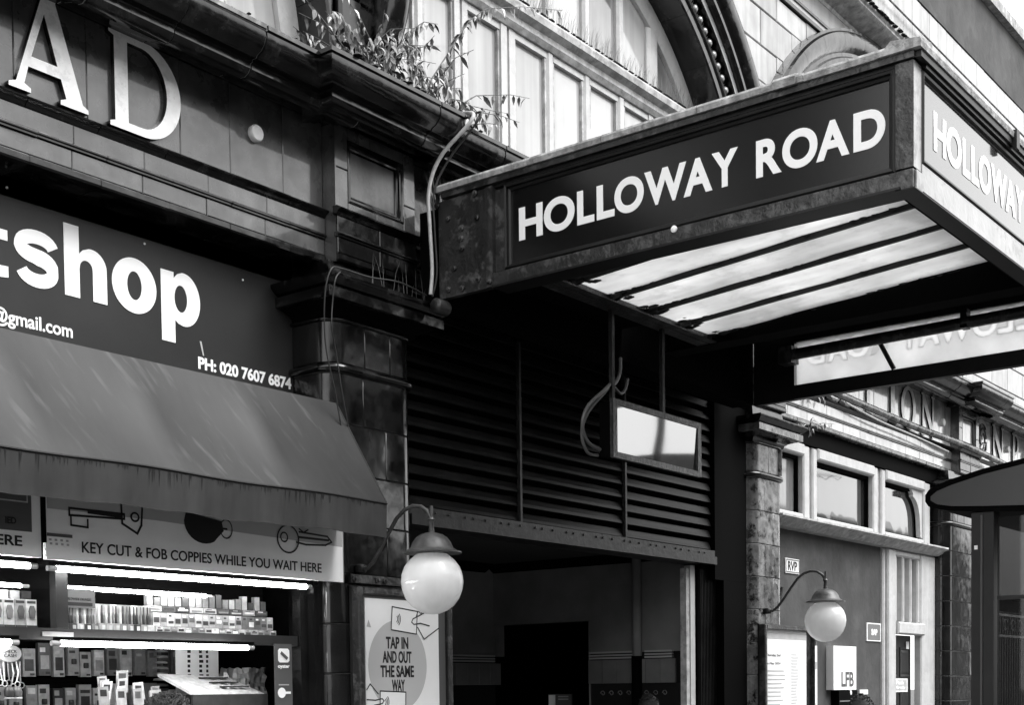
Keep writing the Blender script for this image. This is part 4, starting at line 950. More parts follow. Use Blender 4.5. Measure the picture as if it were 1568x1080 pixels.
# big key
printdisc(kb, (6.26, 2.615), .10, .095, M['print_black'], YK - .0036, rin=.88, name='key_drawing'); printdisc(kb, (6.225, 2.625), .035, .035, M['print_black'], YK - .0036, rin=.72, name='key_drawing')
strip([(6.335, 2.60), (6.42, 2.59), (6.60, 2.60), (6.66, 2.625), (6.62, 2.66), (6.36, 2.67)], .010, 'key_drawing', M['print_black'], kb, YK, lift=.004)
strip([(6.36, 2.635), (6.63, 2.635)], .012, 'key_drawing', M['print_black'], kb, YK, lift=.0045); strip([(6.36, 2.69), (6.40, 2.67), (6.44, 2.69)], .008, 'key_drawing', M['print_black'], kb, YK, lift=.0042)
box('sticker', M['print_white'], kb, 4.452, 4.615, YK - .004, YK - .001, 2.425, 2.505); box('sticker_head', M['print_dark'], kb, 4.452, 4.615, YK - .005, YK - .0041, 2.487, 2.505)
for k in range(8):
    xx = 4.465 + (k % 4) * .036 + .004 * (k // 4); zz = 2.463 - (k // 4) * .022; box('sticker_mark', M['print_grey'], kb, xx, xx + .016, YK - .0048, YK - .0041, zz, zz + .012)
kb2 = thing('repair_sign', 'white sign board at the left frame edge with a dark panel reading IED above HERE', 'sign', (3, -.16, 2.37))
box('board', M['signwhite'], kb2, 3.0, 4.418, YK, YK + .03, 2.365, 2.84)
box('dark_panel', M['print_dark'], kb2, 3.9, 4.361, YK - .003, YK - .0005, 2.50, 2.75)
strip([(4.0, 2.66), (4.335, 2.66), (4.335, 2.72), (4.0, 2.72)], .006, 'printed_frame', M['print_grey'], kb2, YK - .002)
text('IED', 'lettering', M['print_black'], kb2, 4.20, 4.265, 2.535, 2.57, YK - .0035, off=.03)
text('HERE', 'lettering', M['print_black'], kb2, 4.07, 4.30, 2.418, 2.474, YK - .0005, off=.02)
box('sign_divider', M['black'], kb2, 4.422, 4.445, YK - .012, YK + .03, 2.45, 2.84)

# fluorescent tubes
def ftube(x0, x1, y, z, label, r=.017, grp='lit fluorescent tubes'):
    t = thing('fluorescent_tube', label, 'light', (x0, y, z), grp)
    MB().tube([(x0 + .03, y, z), (x1 - .05, y, z)], r, 12).build('tube', M['tube'], t, smooth=60)
    for a, b in ((x0 - .03, x0 + .03), (x1 - .05, x1)): MB().tube([(a, y, z), (b, y, z)], r * .9, 12).build('end_cap', M['tube_end'], t, smooth=60)
    MB().box(x0, x1, y - .012, y + .03, z + r + .003, z + r + .02).build('batten', M['black'], t)
ftube(4.555, 6.57, -.05, 2.322, 'long lit tube directly under the key cutting sign board')
ftube(3.1, 4.46, -.05, 2.327, 'lit tube under the repair sign at the left frame edge')
ftube(4.57, 6.04, -.05, 1.90, 'lit tube under the middle shelf rail of the kiosk')
ftube(3.0, 4.33, -.05, 1.90, 'short lit tube above the hanging key rings')
ftube(4.78, 5.93, .22, 2.243, 'thin dimmer tube inside the glazed cabinet above the packets', r=.012)
ftube(3.2, 4.58, .22, 2.238, 'thin tube inside the left cabinet above the battery packs', r=.012)

# kiosk cabinet
cab = thing('display_cabinet', 'black framed kiosk display cabinet under the awning', 'display cabinet', (3, .1, 0))
box('top_rail', M['black'], cab, 2.5, 6.68, .02, .12, 2.345, 2.52)
box('middle_rail', M['shop_board'], cab, 2.5, 6.56, .08, .14, 1.925, 1.993)
box('upright', M['shop_board'], cab, 4.665, 4.745, .08, .14, 1.994, 2.344)
box('end_post', M['tile_low'], cab, 6.57, 6.64, .06, .14, 0, 2.344)
box('shelf', M['black'], cab, 2.5, 6.56, .141, .42, 1.97, 1.985); box('cabinet_back', M['black'], cab, 2.5, 6.56, .421, .44, 1.93, 2.50)
box('lower_back', M['black'], cab, 2.5, 6.9, 1.30, 1.34, 0, 2.45)
box('counter', M['print_dark'], cab, 2.5, 6.56, .10, .55, 1.0, 1.45)
for z in (1.70, ): box('peg_rail', M['black'], cab, 2.5, 6.9, 1.27, 1.299, z, z + .02)
box('price_strip', M['alu'], cab, 4.565, 4.77, .07, .079, 1.945, 1.972)
box('right_reveal', M['tile_low'], cab, 6.641, 6.73, .0, .25, 0, 2.52)
box('side_panel', M['black'], cab, 6.66, 6.70, .26, 1.3, 0, 2.50)

ORD = ['leftmost', 'second', 'third', 'fourth', 'fifth', 'sixth', 'seventh', 'eighth', 'ninth', 'tenth', 'eleventh', 'twelfth', 'thirteenth', 'fourteenth', 'fifteenth', 'sixteenth', 'seventeenth', 'eighteenth', 'nineteenth', 'twentieth']
def nth(k, s_): return (ORD[k] + ' ' + s_) if k < 20 else ('far right ' + s_)
CNT = {}
def packet(x, y, z, w_, h, d, mi, group, label, detail=0, tilt=0):
    k = CNT.get((group, label), 0); CNT[(group, label)] = k + 1; label = nth(k, label)
    t = thing('packet', label, 'packet', (x, y, z), group) if detail else None
    if not t:
        o = MB().box(x, x + w_, y, y + d, z, z + h).build('packet', GB[mi], at=(x, y, z)); tag(o, label, 'packet', group); o.rotation_euler = (0, 0, tilt); return o
    MB().box(x, x + w_, y, y + d, z, z + h).build('card', GB[mi], t)
    if detail == 1:      # accessory on a card
        MB().prism([(x + w_ * .3, z + h * .35), (x + w_ * .7, z + h * .35), (x + w_ * .8, z + h * .6), (x + w_ * .65, z + h * .78), (x + w_ * .35, z + h * .78), (x + w_ * .2, z + h * .6)], y - .012, y - .001).build('blister', GB[random.choice((0, 0, 1, 2))], t)
        MB().box(x + w_ * .1, x + w_ * .9, y - .002, y - .0005, z + h * .86, z + h * .95).build('header_print', GB[0], t)
        MB().box(x + .002, x + w_ - .002, y - .01, y - .0005, z + .0, z + h * .12).build('label_strip', GB[0 if mi > 2 else 4], t)
    if detail == 2:      # lighter / bottle in a tray
        for q in (.28, .72):
            MB().tube([(x + w_ * q, y - .01, z + h * .3), (x + w_ * q, y - .01, z + h * .62), (x + w_ * q, y - .01, z + h * .72), (x + w_ * q, y - .01, z + h * .95)], [w_ * .17, w_ * .17, w_ * .09, w_ * .09], 8).build('bottle', GB[random.choice((0, 0, 1, 3))], t)
        MB().box(x, x + w_, y - .03, y - .0005, z, z + h * .28).build('tray_front', GB[random.choice((0, 2, 3))], t); MB().box(x + w_ * .4, x + w_ * .85, y - .032, y - .0305, z + h * .06, z + h * .22).build('price_label', GB[4], t)
    if detail == 4:
        a_ = random.uniform(.15, .4); MB().box(x + w_ * .12, x + w_ * .88, y - .002, y - .0005, z + h * a_, z + h * (a_ + random.uniform(.2, .4))).build('print', GB[random.choice((0, 0, 1, 4))], t)
        MB().box(x + w_ * .2, x + w_ * .6, y - .003, y - .0021, z + h * .72, z + h * .85).build('print', GB[random.choice((0, 4))], t)
    if detail == 3:      # hanging box
        MB().box(x + w_ * .55, x + w_ * .9, y - .002, y - .0005, z + h * .04, z + h * .12).build('print', GB[0], t)
        MB().box(x + w_ * .12, x + w_ * random.uniform(.5, .88), y - .002, y - .0005, z + h * .72, z + h * random.uniform(.8, .93)).build('print', GB[random.choice((0, 4, 2))], t)
        if random.random() < .4: MB().box(x + w_ * .15, x + w_ * .85, y - .002, y - .0005, z + h * .2, z + h * .62).build('print', GB[random.choice((0, 4, 3))], t)
        elif random.random() < .5: MB().lathe([(0, -.02), (.018, -.018), (.02, 0), (.018, .018), (0, .02)], (x + w_ * .5, y - .004, z + h * .45), 10).build('picture', GB[0], t)
    return t
x = 3.9
while x < 4.62: packet(x, .2, 1.99, .068, .17, .04, 3, 'light packets in the left cabinet', 'pale bulb packet from the left in the left cabinet row', 1); x += .072
x = 3.9
while x < 4.6: packet(x, .28, 2.165, .06, .05, .04, random.choice((0, 1, 2)), 'small packets above the bulb packets', 'small dark packet from the left above the bulb packets'); x += .075
x = 4.765
while x < 5.42: packet(x, .2, 1.99, .048, .14 + (.025 if x > 5.0 else 0), .05, random.choice((2, 3, 4)) if x > 5.0 else 2, 'trays of small bottles', 'tray of small dark-capped bottles from the left, right cabinet', 2); x += .051
nb = thing('notice_card', 'dark notice card with two lines of print at the left of the right cabinet', 'notice', (4.76, .17, 2.13))
box('card', M['print_dark'], nb, 4.755, 4.995, .17, .173, 2.125, 2.235); box('print_band', M['print_black'], nb, 4.77, 4.975, .1685, .1698, 2.135, 2.155)
text('WORLDWIDE DELIVERY', 'lettering', M['print_black'], nb, 4.77, 4.97, 2.167, 2.182, .1698)
x = 5.44; k = 0
while x < 6.40:
    w_ = .056; packet(x, .2, 2.035, w_ - .003, .085, .03, random.choice((2, 3, 3, 4) if x < 6.1 else (1, 1, 2)), 'clear topped sachets', 'small patterned sachet from the left in the middle tier, right cabinet', 4)
    packet(x, .17, 1.99, w_ * 1 - .002, .04, .05, random.choice((2, 3, 4)), 'tray labels along the shelf', 'pale tray front from the left, bottom tier of the right cabinet', 4); 
    if k % 2 == 0: packet(x, .25, 2.13, w_ * 1.9, .035, .05, random.choice((0, 2, 3, 2)), 'upper trays on the shelf', 'long upper tray from the left in the right cabinet', 4)
    packet(x + .01, .27, 2.17, w_ * .8, random.uniform(.05, .09), .03, random.choice((0, 1, 1, 2)), 'upper sachets on the shelf', 'dim sachet from the left standing in the top tier, right cabinet')
    x += w_; k += 1
# hanging boxes on the back wall of the kiosk
for row_, (zb, hh) in enumerate(((1.735, .20), (1.47, .20))):
    x = 4.95
    while x < 6.55:
        w_ = random.uniform(.075, .10); mi = random.choice((1, 2, 2, 3) if row_ == 0 else (1, 2, 3, 0, 4))
        packet(x, 1.20, zb + random.uniform(-.005, .01), w_, hh * random.uniform(.85, 1.1), .03, mi, 'boxes hanging on the kiosk back wall', ('slim box from the left in the upper hanging row, kiosk back wall', 'slim box from the left in the lower hanging row, kiosk back wall')[row_], 3); x += w_ + random.uniform(.004, .03)
# key rings
kr = thing('key_ring_rack', 'rack of hanging key rings and charms at the left frame edge', 'key ring rack', (4.1, .0, 1.8))
box('header_card', M['signwhite'], kr, 3.95, 4.30, .0, .004, 1.80, 1.885); text('Keysafe', 'lettering', M['print_black'], kr, 4.19, 4.30, 1.85, 1.872, -.0005)
MB().prism([(4.30 + .075 * math.cos(t * PI / 10), 1.84 + .048 * math.sin(t * PI / 10)) for t in range(20)], -.012, -.006).build('round_card', GB[2], kr)
text('CHECK', 'lettering', M['print_black'], kr, 4.255, 4.345, 1.843, 1.86, -.0125); text('CASH', 'lettering', M['print_black'], kr, 4.265, 4.34, 1.82, 1.838, -.0125)
for k in range(16):
    x = 3.98 + k * .026; zt = 1.79 + random.uniform(-.01, .006); l = random.uniform(.09, .13)
    m = MB(); m.tube([(x, .0, zt), (x + random.uniform(-.012, .012), -.01, zt - l * .5), (x + random.uniform(-.015, .015), -.01, zt - l)], .0045, 5)
    m.tube([(x + .016 * math.cos(t * PI / 6), -.012, zt - l - .012 + .016 * math.sin(t * PI / 6)) for t in range(13)], .003, 5); m.build('key_ring', GB[4] if k % 3 else M['alu'], kr, smooth=60)
for x in (4.285, 4.335): MB().lathe([(.0, .0), (.026, .004), (.028, .03), (.02, .055), (.0, .06)], (x, -.02, 1.60), 12).build('leather_fob', GB[0 if x < 4.3 else 1], kr, smooth=60); MB().lathe([(.0, .0), (.027, .0), (.027, .008), (0, .008)], (x, -.02, 1.59), 12).build('fob_band', GB[4], kr)
# counter-top: card racks, papers, bags
for k in range(4):
    rk = thing('leaflet_stack', ['leftmost fan of leaflets on the kiosk counter', 'second fan of leaflets from the left on the counter', 'third fan of leaflets from the left on the counter', 'small stack of leaflets beside the price tray'][k], 'leaflets', (5.12 + k * .12, .25, 1.6))
    for q in range(4 if k < 2 else 3):
        x = 5.10 + k * .125 + q * .008; z = 1.52 + q * .035 - k * .01
        hh_ = random.uniform(.09, .15); ww_ = random.uniform(.06, .10); sk_ = random.uniform(-.03, .03)
        MB().prism([(x, z), (x + ww_, z + .004), (x + ww_ + sk_, z + hh_), (x + sk_, z + hh_ - .006)], .30 + q * .012 - k * .004, .304 + q * .012 - k * .004).build('leaflet', GB[random.choice((4, 4, 3, 2))], rk)
        MB().prism([(x + ww_ * .2 + sk_ * .6, z + hh_ * .55), (x + ww_ * .8 + sk_ * .6, z + hh_ * .55), (x + ww_ * .8 + sk_ * .8, z + hh_ * .85), (x + ww_ * .2 + sk_ * .8, z + hh_ * .85)], .298 + q * .012 - k * .004, .2995 + q * .012 - k * .004).build('print', GB[random.choice((0, 1))], rk)
pl = thing('paper_tray', 'white sloping tray of price cards on the kiosk counter', 'tray', (5.6, .2, 1.6))
MB().loft([[(5.72, .20, 1.62), (6.36, .20, 1.60), (6.24, .45, 1.72), (5.66, .45, 1.74)], [(5.72, .20, 1.60), (6.36, .20, 1.58), (6.24, .45, 1.70), (5.66, .45, 1.72)]]).build('tray', GB[4], pl)
for k in range(3):
    for q in range(3): MB().loft([[(6.02 + k * .085 - q * .03, .245 + q * .06, 1.634 + q * .028), (6.08 + k * .085 - q * .03, .245 + q * .06, 1.632 + q * .028), (6.07 + k * .085 - q * .03, .275 + q * .06, 1.648 + q * .028), (6.01 + k * .085 - q * .03, .275 + q * .06, 1.65 + q * .028)]] , caps=False) if 0 else MB().box(6.02 + k * .085 - q * .03, 6.08 + k * .085 - q * .03, .235 + q * .07, .265 + q * .07, 1.645 + q * .03, 1.655 + q * .03).build('price_card', GB[0], pl)
box('tray_front', GB[0], pl, 5.72, 6.36, .17, .19, 1.50, 1.60)
pb_ = thing('parcel_banner', 'tall white parcel drop banner with upright lettering behind the counter', 'banner', (5.9, .6, 1.6))
box('sheet', M['signwhite'], pb_, 5.93, 6.30, .60, .604, 1.60, 1.93)
for i, (u, s_) in enumerate(((6.03, .03), (6.13, .035), (6.19, .022))):
    for q in range(9): box('letter_mark', M['print_black'], pb_, u, u + s_ * random.uniform(.6, 1), .597, .5995, 1.62 + q * .033, 1.62 + q * .033 + .02)
sb = thing('stacked_cup_lids', 'stack of pale round lids hanging behind the counter', 'lids', (5.85, .62, 1.7))
for q in range(7): MB().lathe([(0, 0), (.052, .0), (.045, .012), (.02, .016), (0, .016)], (5.85, .66, 1.66 + q * .038), 16).build('lid', M['alu'], sb, smooth=40)
for k in range(3):
    bag = thing('goods_bag', ['clear crumpled bag left of the oyster strip', 'pale crumpled bag behind the price tray', 'small shiny bag next to the banner'][k], 'bag', (6.2, .5, 1.6))
    x0 = (6.42, 6.30, 6.20)[k]; pts = []
    n_ = 7; vs = []; ff = []
    for i in range(n_):
        for j in range(n_): vs.append((x0 + .15 * i / (n_ - 1), .42 + .03 * k + random.uniform(-.02, .02), 1.58 + .20 * j / (n_ - 1) + random.uniform(-.008, .008)))
    for i in range(n_ - 1):
        for j in range(n_ - 1): a = i * n_ + j; ff.append((a, a + 1, a + n_ + 1, a + n_))
    MB().add(vs, ff).build('film', M['alu'] if k != 1 else GB[3], bag, smooth=10)
oy = thing('travel_card_strip', 'upright grey strip sign with a white card symbol reading oyster at the kiosk post', 'sign', (6.3, .05, 1.5))
box('strip', M['print_dark'], oy, 6.32, 6.475, .05, .06, 1.2, 1.935)
MB().prism([(6.398 + .05 * max(-1, min(1, 1.25 * math.cos(t * PI / 10))), 1.857 + .047 * max(-1, min(1, 1.25 * math.sin(t * PI / 10)))) for t in range(20)], .046, .0495).build('symbol', M['print_white'], oy)
strip([(6.375, 1.872), (6.42, 1.84)], .018, 'symbol_bar', M['print_dark'], oy, .0455)
text('oyster', 'lettering', M['print_white'], oy, 6.345, 6.45, 1.765, 1.795, .0495, off=.03)
box('line', M['print_grey'], oy, 6.35, 6.44, .046, .0495, 1.655, 1.663)
MB().prism([(6.375 + .035 * math.cos(t * PI / 8), 1.605 + .035 * math.sin(t * PI / 8)) for t in range(16)], .046, .0495).build('symbol', M['print_white'], oy); box('symbol_tail', M['print_white'], oy, 6.40, 6.455, .0461, .0495, 1.597, 1.613)

# ================================================================== WALL LAMPS
def lamp(x, label, dz=0):
    L = thing('globe_wall_lamp', label, 'wall lamp', (x, -.12, 2.40 + dz), 'globe wall lamps on curved arms')
    gy, gz = -.81, 2.335 + dz
    MB().lathe([(.0, -.218), (.05, -.212), (.10, -.192), (.145, -.158), (.18, -.112), (.202, -.055), (.210, 0), (.204, .05), (.186, .10), (.155, .142), (.12, .172), (.10, .185)], (x, gy, gz), 40).build('globe', M['opal'], L, smooth=80)
    MB().lathe([(.0, .36), (.018, .355), (.02, .33), (.04, .325), (.075, .315), (.105, .295), (.13, .262), (.145, .225), (.175, .205), (.20, .198), (.20, .19), (.15, .195), (.10, .20), (.0, .20)], (x, gy, gz), 36).build('shade', M['lamp_metal'], L, smooth=40)
    MB().tube([(x, gy, gz + .345), (x, gy, gz + .40), (x, gy, gz + .415), (x, gy, gz + .43)], [.018, .016, .026, .018], 10).build('shade_collar', M['lamp_metal'], L, smooth=50)
    pts = [(x, -.13, 2.46 + dz), (x, -.22, 2.465 + dz), (x, -.27, 2.50 + dz), (x, -.34, 2.58 + dz), (x, -.43, 2.70 + dz), (x, -.50, 2.785 + dz), (x, -.57, 2.835 + dz), (x, -.65, 2.855 + dz), (x, -.72, 2.845 + dz), (x, -.775, 2.81 + dz), (x, -.805, 2.765 + dz), (x, -.81, 2.72 + dz)]
    MB().tube(pts, .014, 10).build('arm', M['lamp_metal'], L, smooth=60)
    MB().tube([(x, -.812, 2.72 + dz), (x, -.812, 2.84 + dz)], .011, 8).build('finial', M['lamp_metal'], L, smooth=60)
    MB().lathe([(0, .0), (.035, .0), (.04, .01), (.04, .05), (.03, .06), (0, .06)], (x, -.155, 2.435 + dz), 14).build('wall_boss', M['steel_dk'], L, smooth=50)
lamp(6.95, 'white globe lamp on a curved arm at the left column beside the key sign')
lamp(13.12, 'white globe lamp on a curved arm at the right column below the RVP plate', -.055)
bkt = thing('lamp_stay', 'short dark stay bracket on the wall just behind the right globe lamp', 'bracket', (14.4, .0, 2.2))
MB().tube([(14.02, .12, 2.72), (13.86, .13, 2.30)], .02, 8).build('stay', M['steel_dk'], bkt, smooth=50)
MB().box(13.72, 13.85, .06, .149, 2.19, 2.30).build('foot', M['steel_dk'], bkt); MB().tube([(13.79, .07, 2.24), (14.1, -.1, 2.26)], .018, 8).build('stub', M['steel_dk'], bkt)

# ================================================================== POSTER CASES
pc = thing('poster_case', 'framed contactless travel poster under the left globe lamp', 'poster case', (6.93, -.15, .9))
YP = -.20
def caseframe(T, x0, x1, z0, z1, y, m):
    for a, b, c, d in ((x0, x0 + .05, z0, z1), (x1 - .05, x1, z0, z1), (x0 + .0505, x1 - .0505, z1 - .05, z1), (x0 + .0505, x1 - .0505, z0, z0 + .05)):
        MB().loft([[(a, y + .07, c), (b, y + .07, c), (b, y + .07, d), (a, y + .07, d)], [(a, y + .01, c), (b, y + .01, c), (b, y + .01, d), (a, y + .01, d)], [(a + .008, y, c + .008), (b - .008, y, c + .008), (b - .008, y, d - .008), (a + .008, y, d - .008)]]).build('frame', m, T)
    MB().box(x0 + .05, x1 - .05, y + .055, y + .07, z0 + .05, z1 - .05).build('inner_frame', m, T)
caseframe(pc, 6.86, 7.865, .75, 2.335, YP - .02, M['steel'])
box('case_body', M['steel_dk'], pc, 6.86, 7.865, -.149, -.125, .75, 2.345)
box('inner_rebate', M['print_dark'], pc, 6.915, 7.81, YP + .012, YP + .03, .80, 2.29)
box('poster', M['paper'], pc, 6.941, 7.725, YP + .004, YP + .0115, .83, 2.26)
disc_y = YP + .003
printdisc(pc, (7.275, 1.79), .31, .325, mat('poster_pale_disc', .50, .25, .4), disc_y, 48)
for body, x0, x1, z0, z1 in (('TAP IN', 7.15, 7.385, 1.91, 1.995), ('AND OUT', 7.112, 7.418, 1.808, 1.894), ('THE SAME', 7.088, 7.442, 1.706, 1.792), ('WAY', 7.205, 7.342, 1.606, 1.690)):
    text(body, 'lettering', M['print_black'], pc, x0, x1, z0, z1, YP + .0025, off=.028)
def card(ax, az, w_, h, tl, flip=False):
    c, s_ = math.cos(tl), math.sin(tl); P_ = [(0, 0), (w_, 0), (w_, h), (0, h)]
    Q = [(ax + x * c - z * s_, az + x * s_ + z * c) for x, z in P_]
    MB().add([(x, YP + .0018, z) for x, z in Q], [(0, 1, 2, 3)]).build('card_drawing', M['paper'], pc)
    strip(Q, .007, 'card_outline', M['print_black'], pc, YP + .004, closed=True)
    for r in (.03, .045, .06):
        A_ = [(ax + (w_ * .12 + r * math.cos(t)) * c - (h * .5 + r * math.sin(t)) * s_, az + (w_ * .12 + r * math.cos(t)) * s_ + (h * .5 + r * math.sin(t)) * c) for t in [-.7 + k * .28 for k in range(6)]]
        strip(A_, .006, 'wave_mark', M['print_black'], pc, YP + .0042)
card(7.205, 2.045, .27, .165, -.09)
strip([(7.73, 2.19), (7.62, 2.20), (7.52, 2.16), (7.44, 2.13), (7.425, 2.105), (7.45, 2.09), (7.52, 2.10), (7.62, 2.085)], .007, 'hand_outline', M['print_black'], pc, YP + .0045)
strip([(7.49, 2.07), (7.56, 1.985), (7.725, 2.07)], .007, 'hand_outline', M['print_black'], pc, YP + .0045); strip([(7.475, 2.15), (7.50, 2.19), (7.53, 2.17), (7.55, 2.195)], .006, 'hand_outline', M['print_black'], pc, YP + .0046)
card(7.075, 1.455, .27, .155, -.04); strip([(6.945, 1.62), (6.98, 1.66), (7.06, 1.59)], .007, 'hand_outline', M['print_black'], pc, YP + .0045)
strip([(6.945, 1.55), (7.03, 1.545), (7.10, 1.555), (7.12, 1.54), (7.10, 1.52), (7.02, 1.51)], .007, 'hand_outline', M['print_black'], pc, YP + .0047)
MB().add([(6.955, YP + .003, 2.06), (7.0, YP + .003, 2.055), (6.975, YP + .003, 2.11)], [(0, 1, 2)]).build('sticker_scrap', M['print_grey'], pc)
# bar across the top of the poster case
tb = thing('conduit_bar', 'dark metal bar fixed across the column above the contactless poster', 'bar', (6.9, -.15, 2.36))
MB().box(6.83, 7.86, -.175, -.151, 2.362, 2.42).build('bar', M['steel'], tb)
for x in (6.86, 7.09, 7.17): link('bolt', bolt, tb, (x, -.176, 2.39), (PI / 2, 0, 0))
pc2 = thing('timetable_case', 'framed white information poster below the right globe lamp', 'poster case', (13.0, -.15, .9))
caseframe(pc2, 12.98, 14.24, .8, 2.265, -.20, M['steel'])
box('case_body', M['steel_dk'], pc2, 12.98, 14.24, -.129, .12, .8, 2.275)
box('poster', M['paper'], pc2, 13.04, 14.06, -.152, -.1455, .86, 2.215); box('poster_header', M['print_grey'], pc2, 13.06, 14.06, -.154, -.1525, 2.12, 2.19)
box('side_strip', M['signwhite'], pc2, 14.135, 14.185, -.224, -.2205, .85, 2.06); box('strip_mark', M['print_grey'], pc2, 14.135, 14.185, -.2255, -.2245, 1.80, 1.88)
random.seed(5)
text('Thursday 2nd', 'lettering', M['print_dark'], pc2, 13.09, 13.42, 1.925, 1.96, -.1525); text('to May 2024', 'lettering', M['print_dark'], pc2, 13.09, 13.42, 1.84, 1.87, -.1525)
for k in range(16):
    z = 1.77 - k * .045; a = 13.10 + random.uniform(0, .03)
    box('text_line', M['print_grey'], pc2, a, a + random.uniform(.28, .42), -.154, -.1525, z, z + .014)
for k in range(26):
    z = 1.95 - k * .033; a = 13.68; box('text_line', M['print_grey'], pc2, a, a + random.uniform(.12, .18), -.154, -.1525, z, z + .010)
random.seed(7)
# ================================================================== SMALL SIGNS ON THE RIGHT WALL
rv = thing('enamel_plate', 'small white enamel plate lettered RVP screwed to the grey wall', 'sign', (14.14, .14, 2.9))
box('plate', M['signwhite'], rv, 14.14, 14.49, .135, .149, 2.895, 3.062); strip([(14.155, 2.91), (14.475, 2.91), (14.475, 3.047), (14.155, 3.047)], .006, 'border', M['print_black'], rv, .1335, closed=True)
text('RVP', 'lettering', M['print_black'], rv, 14.20, 14.43, 2.925, 3.03, .1345, off=.02)
sp2 = thing('square_plate', 'square grey plate with white border lettered SAP beside the door frame', 'sign', (16.4, .14, 2.2))
box('plate', M['print_white'], sp2, 16.42, 16.86, .135, .149, 2.175, 2.405); box('field', M['signgrey'], sp2, 16.44, 16.84, .133, .1345, 2.188, 2.392); text('SAP', 'lettering', M['print_white'], sp2, 16.55, 16.74, 2.25, 2.33, .1325, off=.05)
lf = thing('fire_brigade_box', 'white wall box lettered LFB on a black base', 'wall box', (15.0, .0, 1.5))
MB().box(15.239, 15.90, .055, .149, 1.562, 2.09).build('box_body', M['signwhite'], lf); MB().box(15.37, 15.91, .045, .149, 1.0, 1.555).build('base', M['black'], lf)
text('LFB', 'lettering', M['print_dark'], lf, 15.46, 15.82, 1.60, 1.78, .0545, off=.025)
for z in (1.60, 1.64): box('catch', M['black'], lf, 15.366, 15.374, .08, .12, z, z + .02)
box('base_rim', M['alu'], lf, 15.39, 15.89, .043, .0449, 1.42, 1.432)
dsn = thing('door_notice', 'small notice with an oval mark fixed to the dark door', 'notice', (17.5, .2, 1.5))
box('plate', M['signwhite'], dsn, 17.28, 17.93, .196, .2075, 1.52, 1.70); box('field', M['print_grey'], dsn, 17.47, 17.90, .194, .1955, 1.54, 1.68)
MB().prism([(17.37 + .05 * math.cos(t * PI / 8), 1.61 + .06 * math.sin(t * PI / 8)) for t in range(16)], .194, .1955).build('oval_mark', M['print_black'], dsn)
text('Push', 'lettering', M['print_white'], dsn, 17.52, 17.78, 1.62, 1.67, .1935, off=.03); text('firmly', 'lettering', M['print_white'], dsn, 17.52, 17.84, 1.55, 1.60, .1935, off=.03)
tag(box('door_sticker', M['signwhite'], None, 17.90, 18.0, .203, .2075, 2.10, 2.20), 'tiny pale sticker near the top of the dark door', 'sticker')
tag(MB().lathe([(0, 0), (.04, .0), (.045, .03), (.03, .07), (0, .075)], (15.72, .08, 1.5), 12).build('alarm_sounder', M['signwhite'], smooth=50), 'small round pale fitting right of the LFB box', 'fitting')
tag(box('wall_label', M['signwhite'], None, 16.2, 16.45, .135, .149, 1.50, 1.56), 'tiny white label low on the grey wall by the door frame', 'label')

# ================================================================== HANGING MIRROR
hm = thing('hanging_mirror', 'rectangular framed mirror hung on two rods under the canopy', 'mirror', (9.2, -1.2, 3.5))
yM = -1.2; x0, x1, z0, z1 = 8.545, 9.83, 3.33, 3.745
tl = .06
def hmY(z): return yM - (z - z0) * tl
MB().box(x0, x1, yM - .0, yM + .10, z0 + .01, z1 - .01).build('case', M['black'], hm)
for a, b, c, d in ((x0 - .01, x0 + .045, z0 - .01, z1 + .01), (x1 - .045, x1 + .01, z0 - .01, z1 + .01), (x0 + .0455, x1 - .0455, z1 - .035, z1 + .01), (x0 + .0455, x1 - .0455, z0 - .01, z0 + .035)):
    box('frame', M['steel'], hm, a, b, yM - .03, yM - .0005, c, d)
MB().loft([[(x0 + .046, yM - .006, z0 + .036), (x1 - .046, yM - .006, z0 + .036), (x1 - .046, yM - .022, z1 - .036), (x0 + .046, yM - .022, z1 - .036)], [(x0 + .046, yM - .003, z0 + .036), (x1 - .046, yM - .003, z0 + .036), (x1 - .046, yM - .003, z1 - .036), (x0 + .046, yM - .003, z1 - .036)]]).build('glass', M['mirror'], hm)
for x in (8.62, 9.34): box('rod', M['beam'], hm, x - .018, x + .018, yM + .02, yM + .05, z1 - .005, 4.72)
cable('cable', [(8.84, -1.1, 4.12), (8.80, -1.12, 4.0), (8.70, -1.14, 3.90), (8.60, -1.16, 3.87), (8.48, -1.18, 3.80), (8.30, -1.16, 3.66), (8.26, -1.14, 3.52), (8.36, -1.12, 3.42), (8.52, -1.12, 3.385)], .014, M['conduit'], 'grey flexible conduit looping into the left of the hanging mirror')
cable('cable', [(9.02, -1.05, 4.0), (8.93, -1.08, 3.90), (8.80, -1.12, 3.845), (8.66, -1.14, 3.87), (8.50, -1.16, 3.78), (8.33, -1.14, 3.62), (8.28, -1.12, 3.47), (8.38, -1.10, 3.35), (8.52, -1.10, 3.345)], .012, M['conduit'], 'second flexible conduit looped beside the first under the canopy')

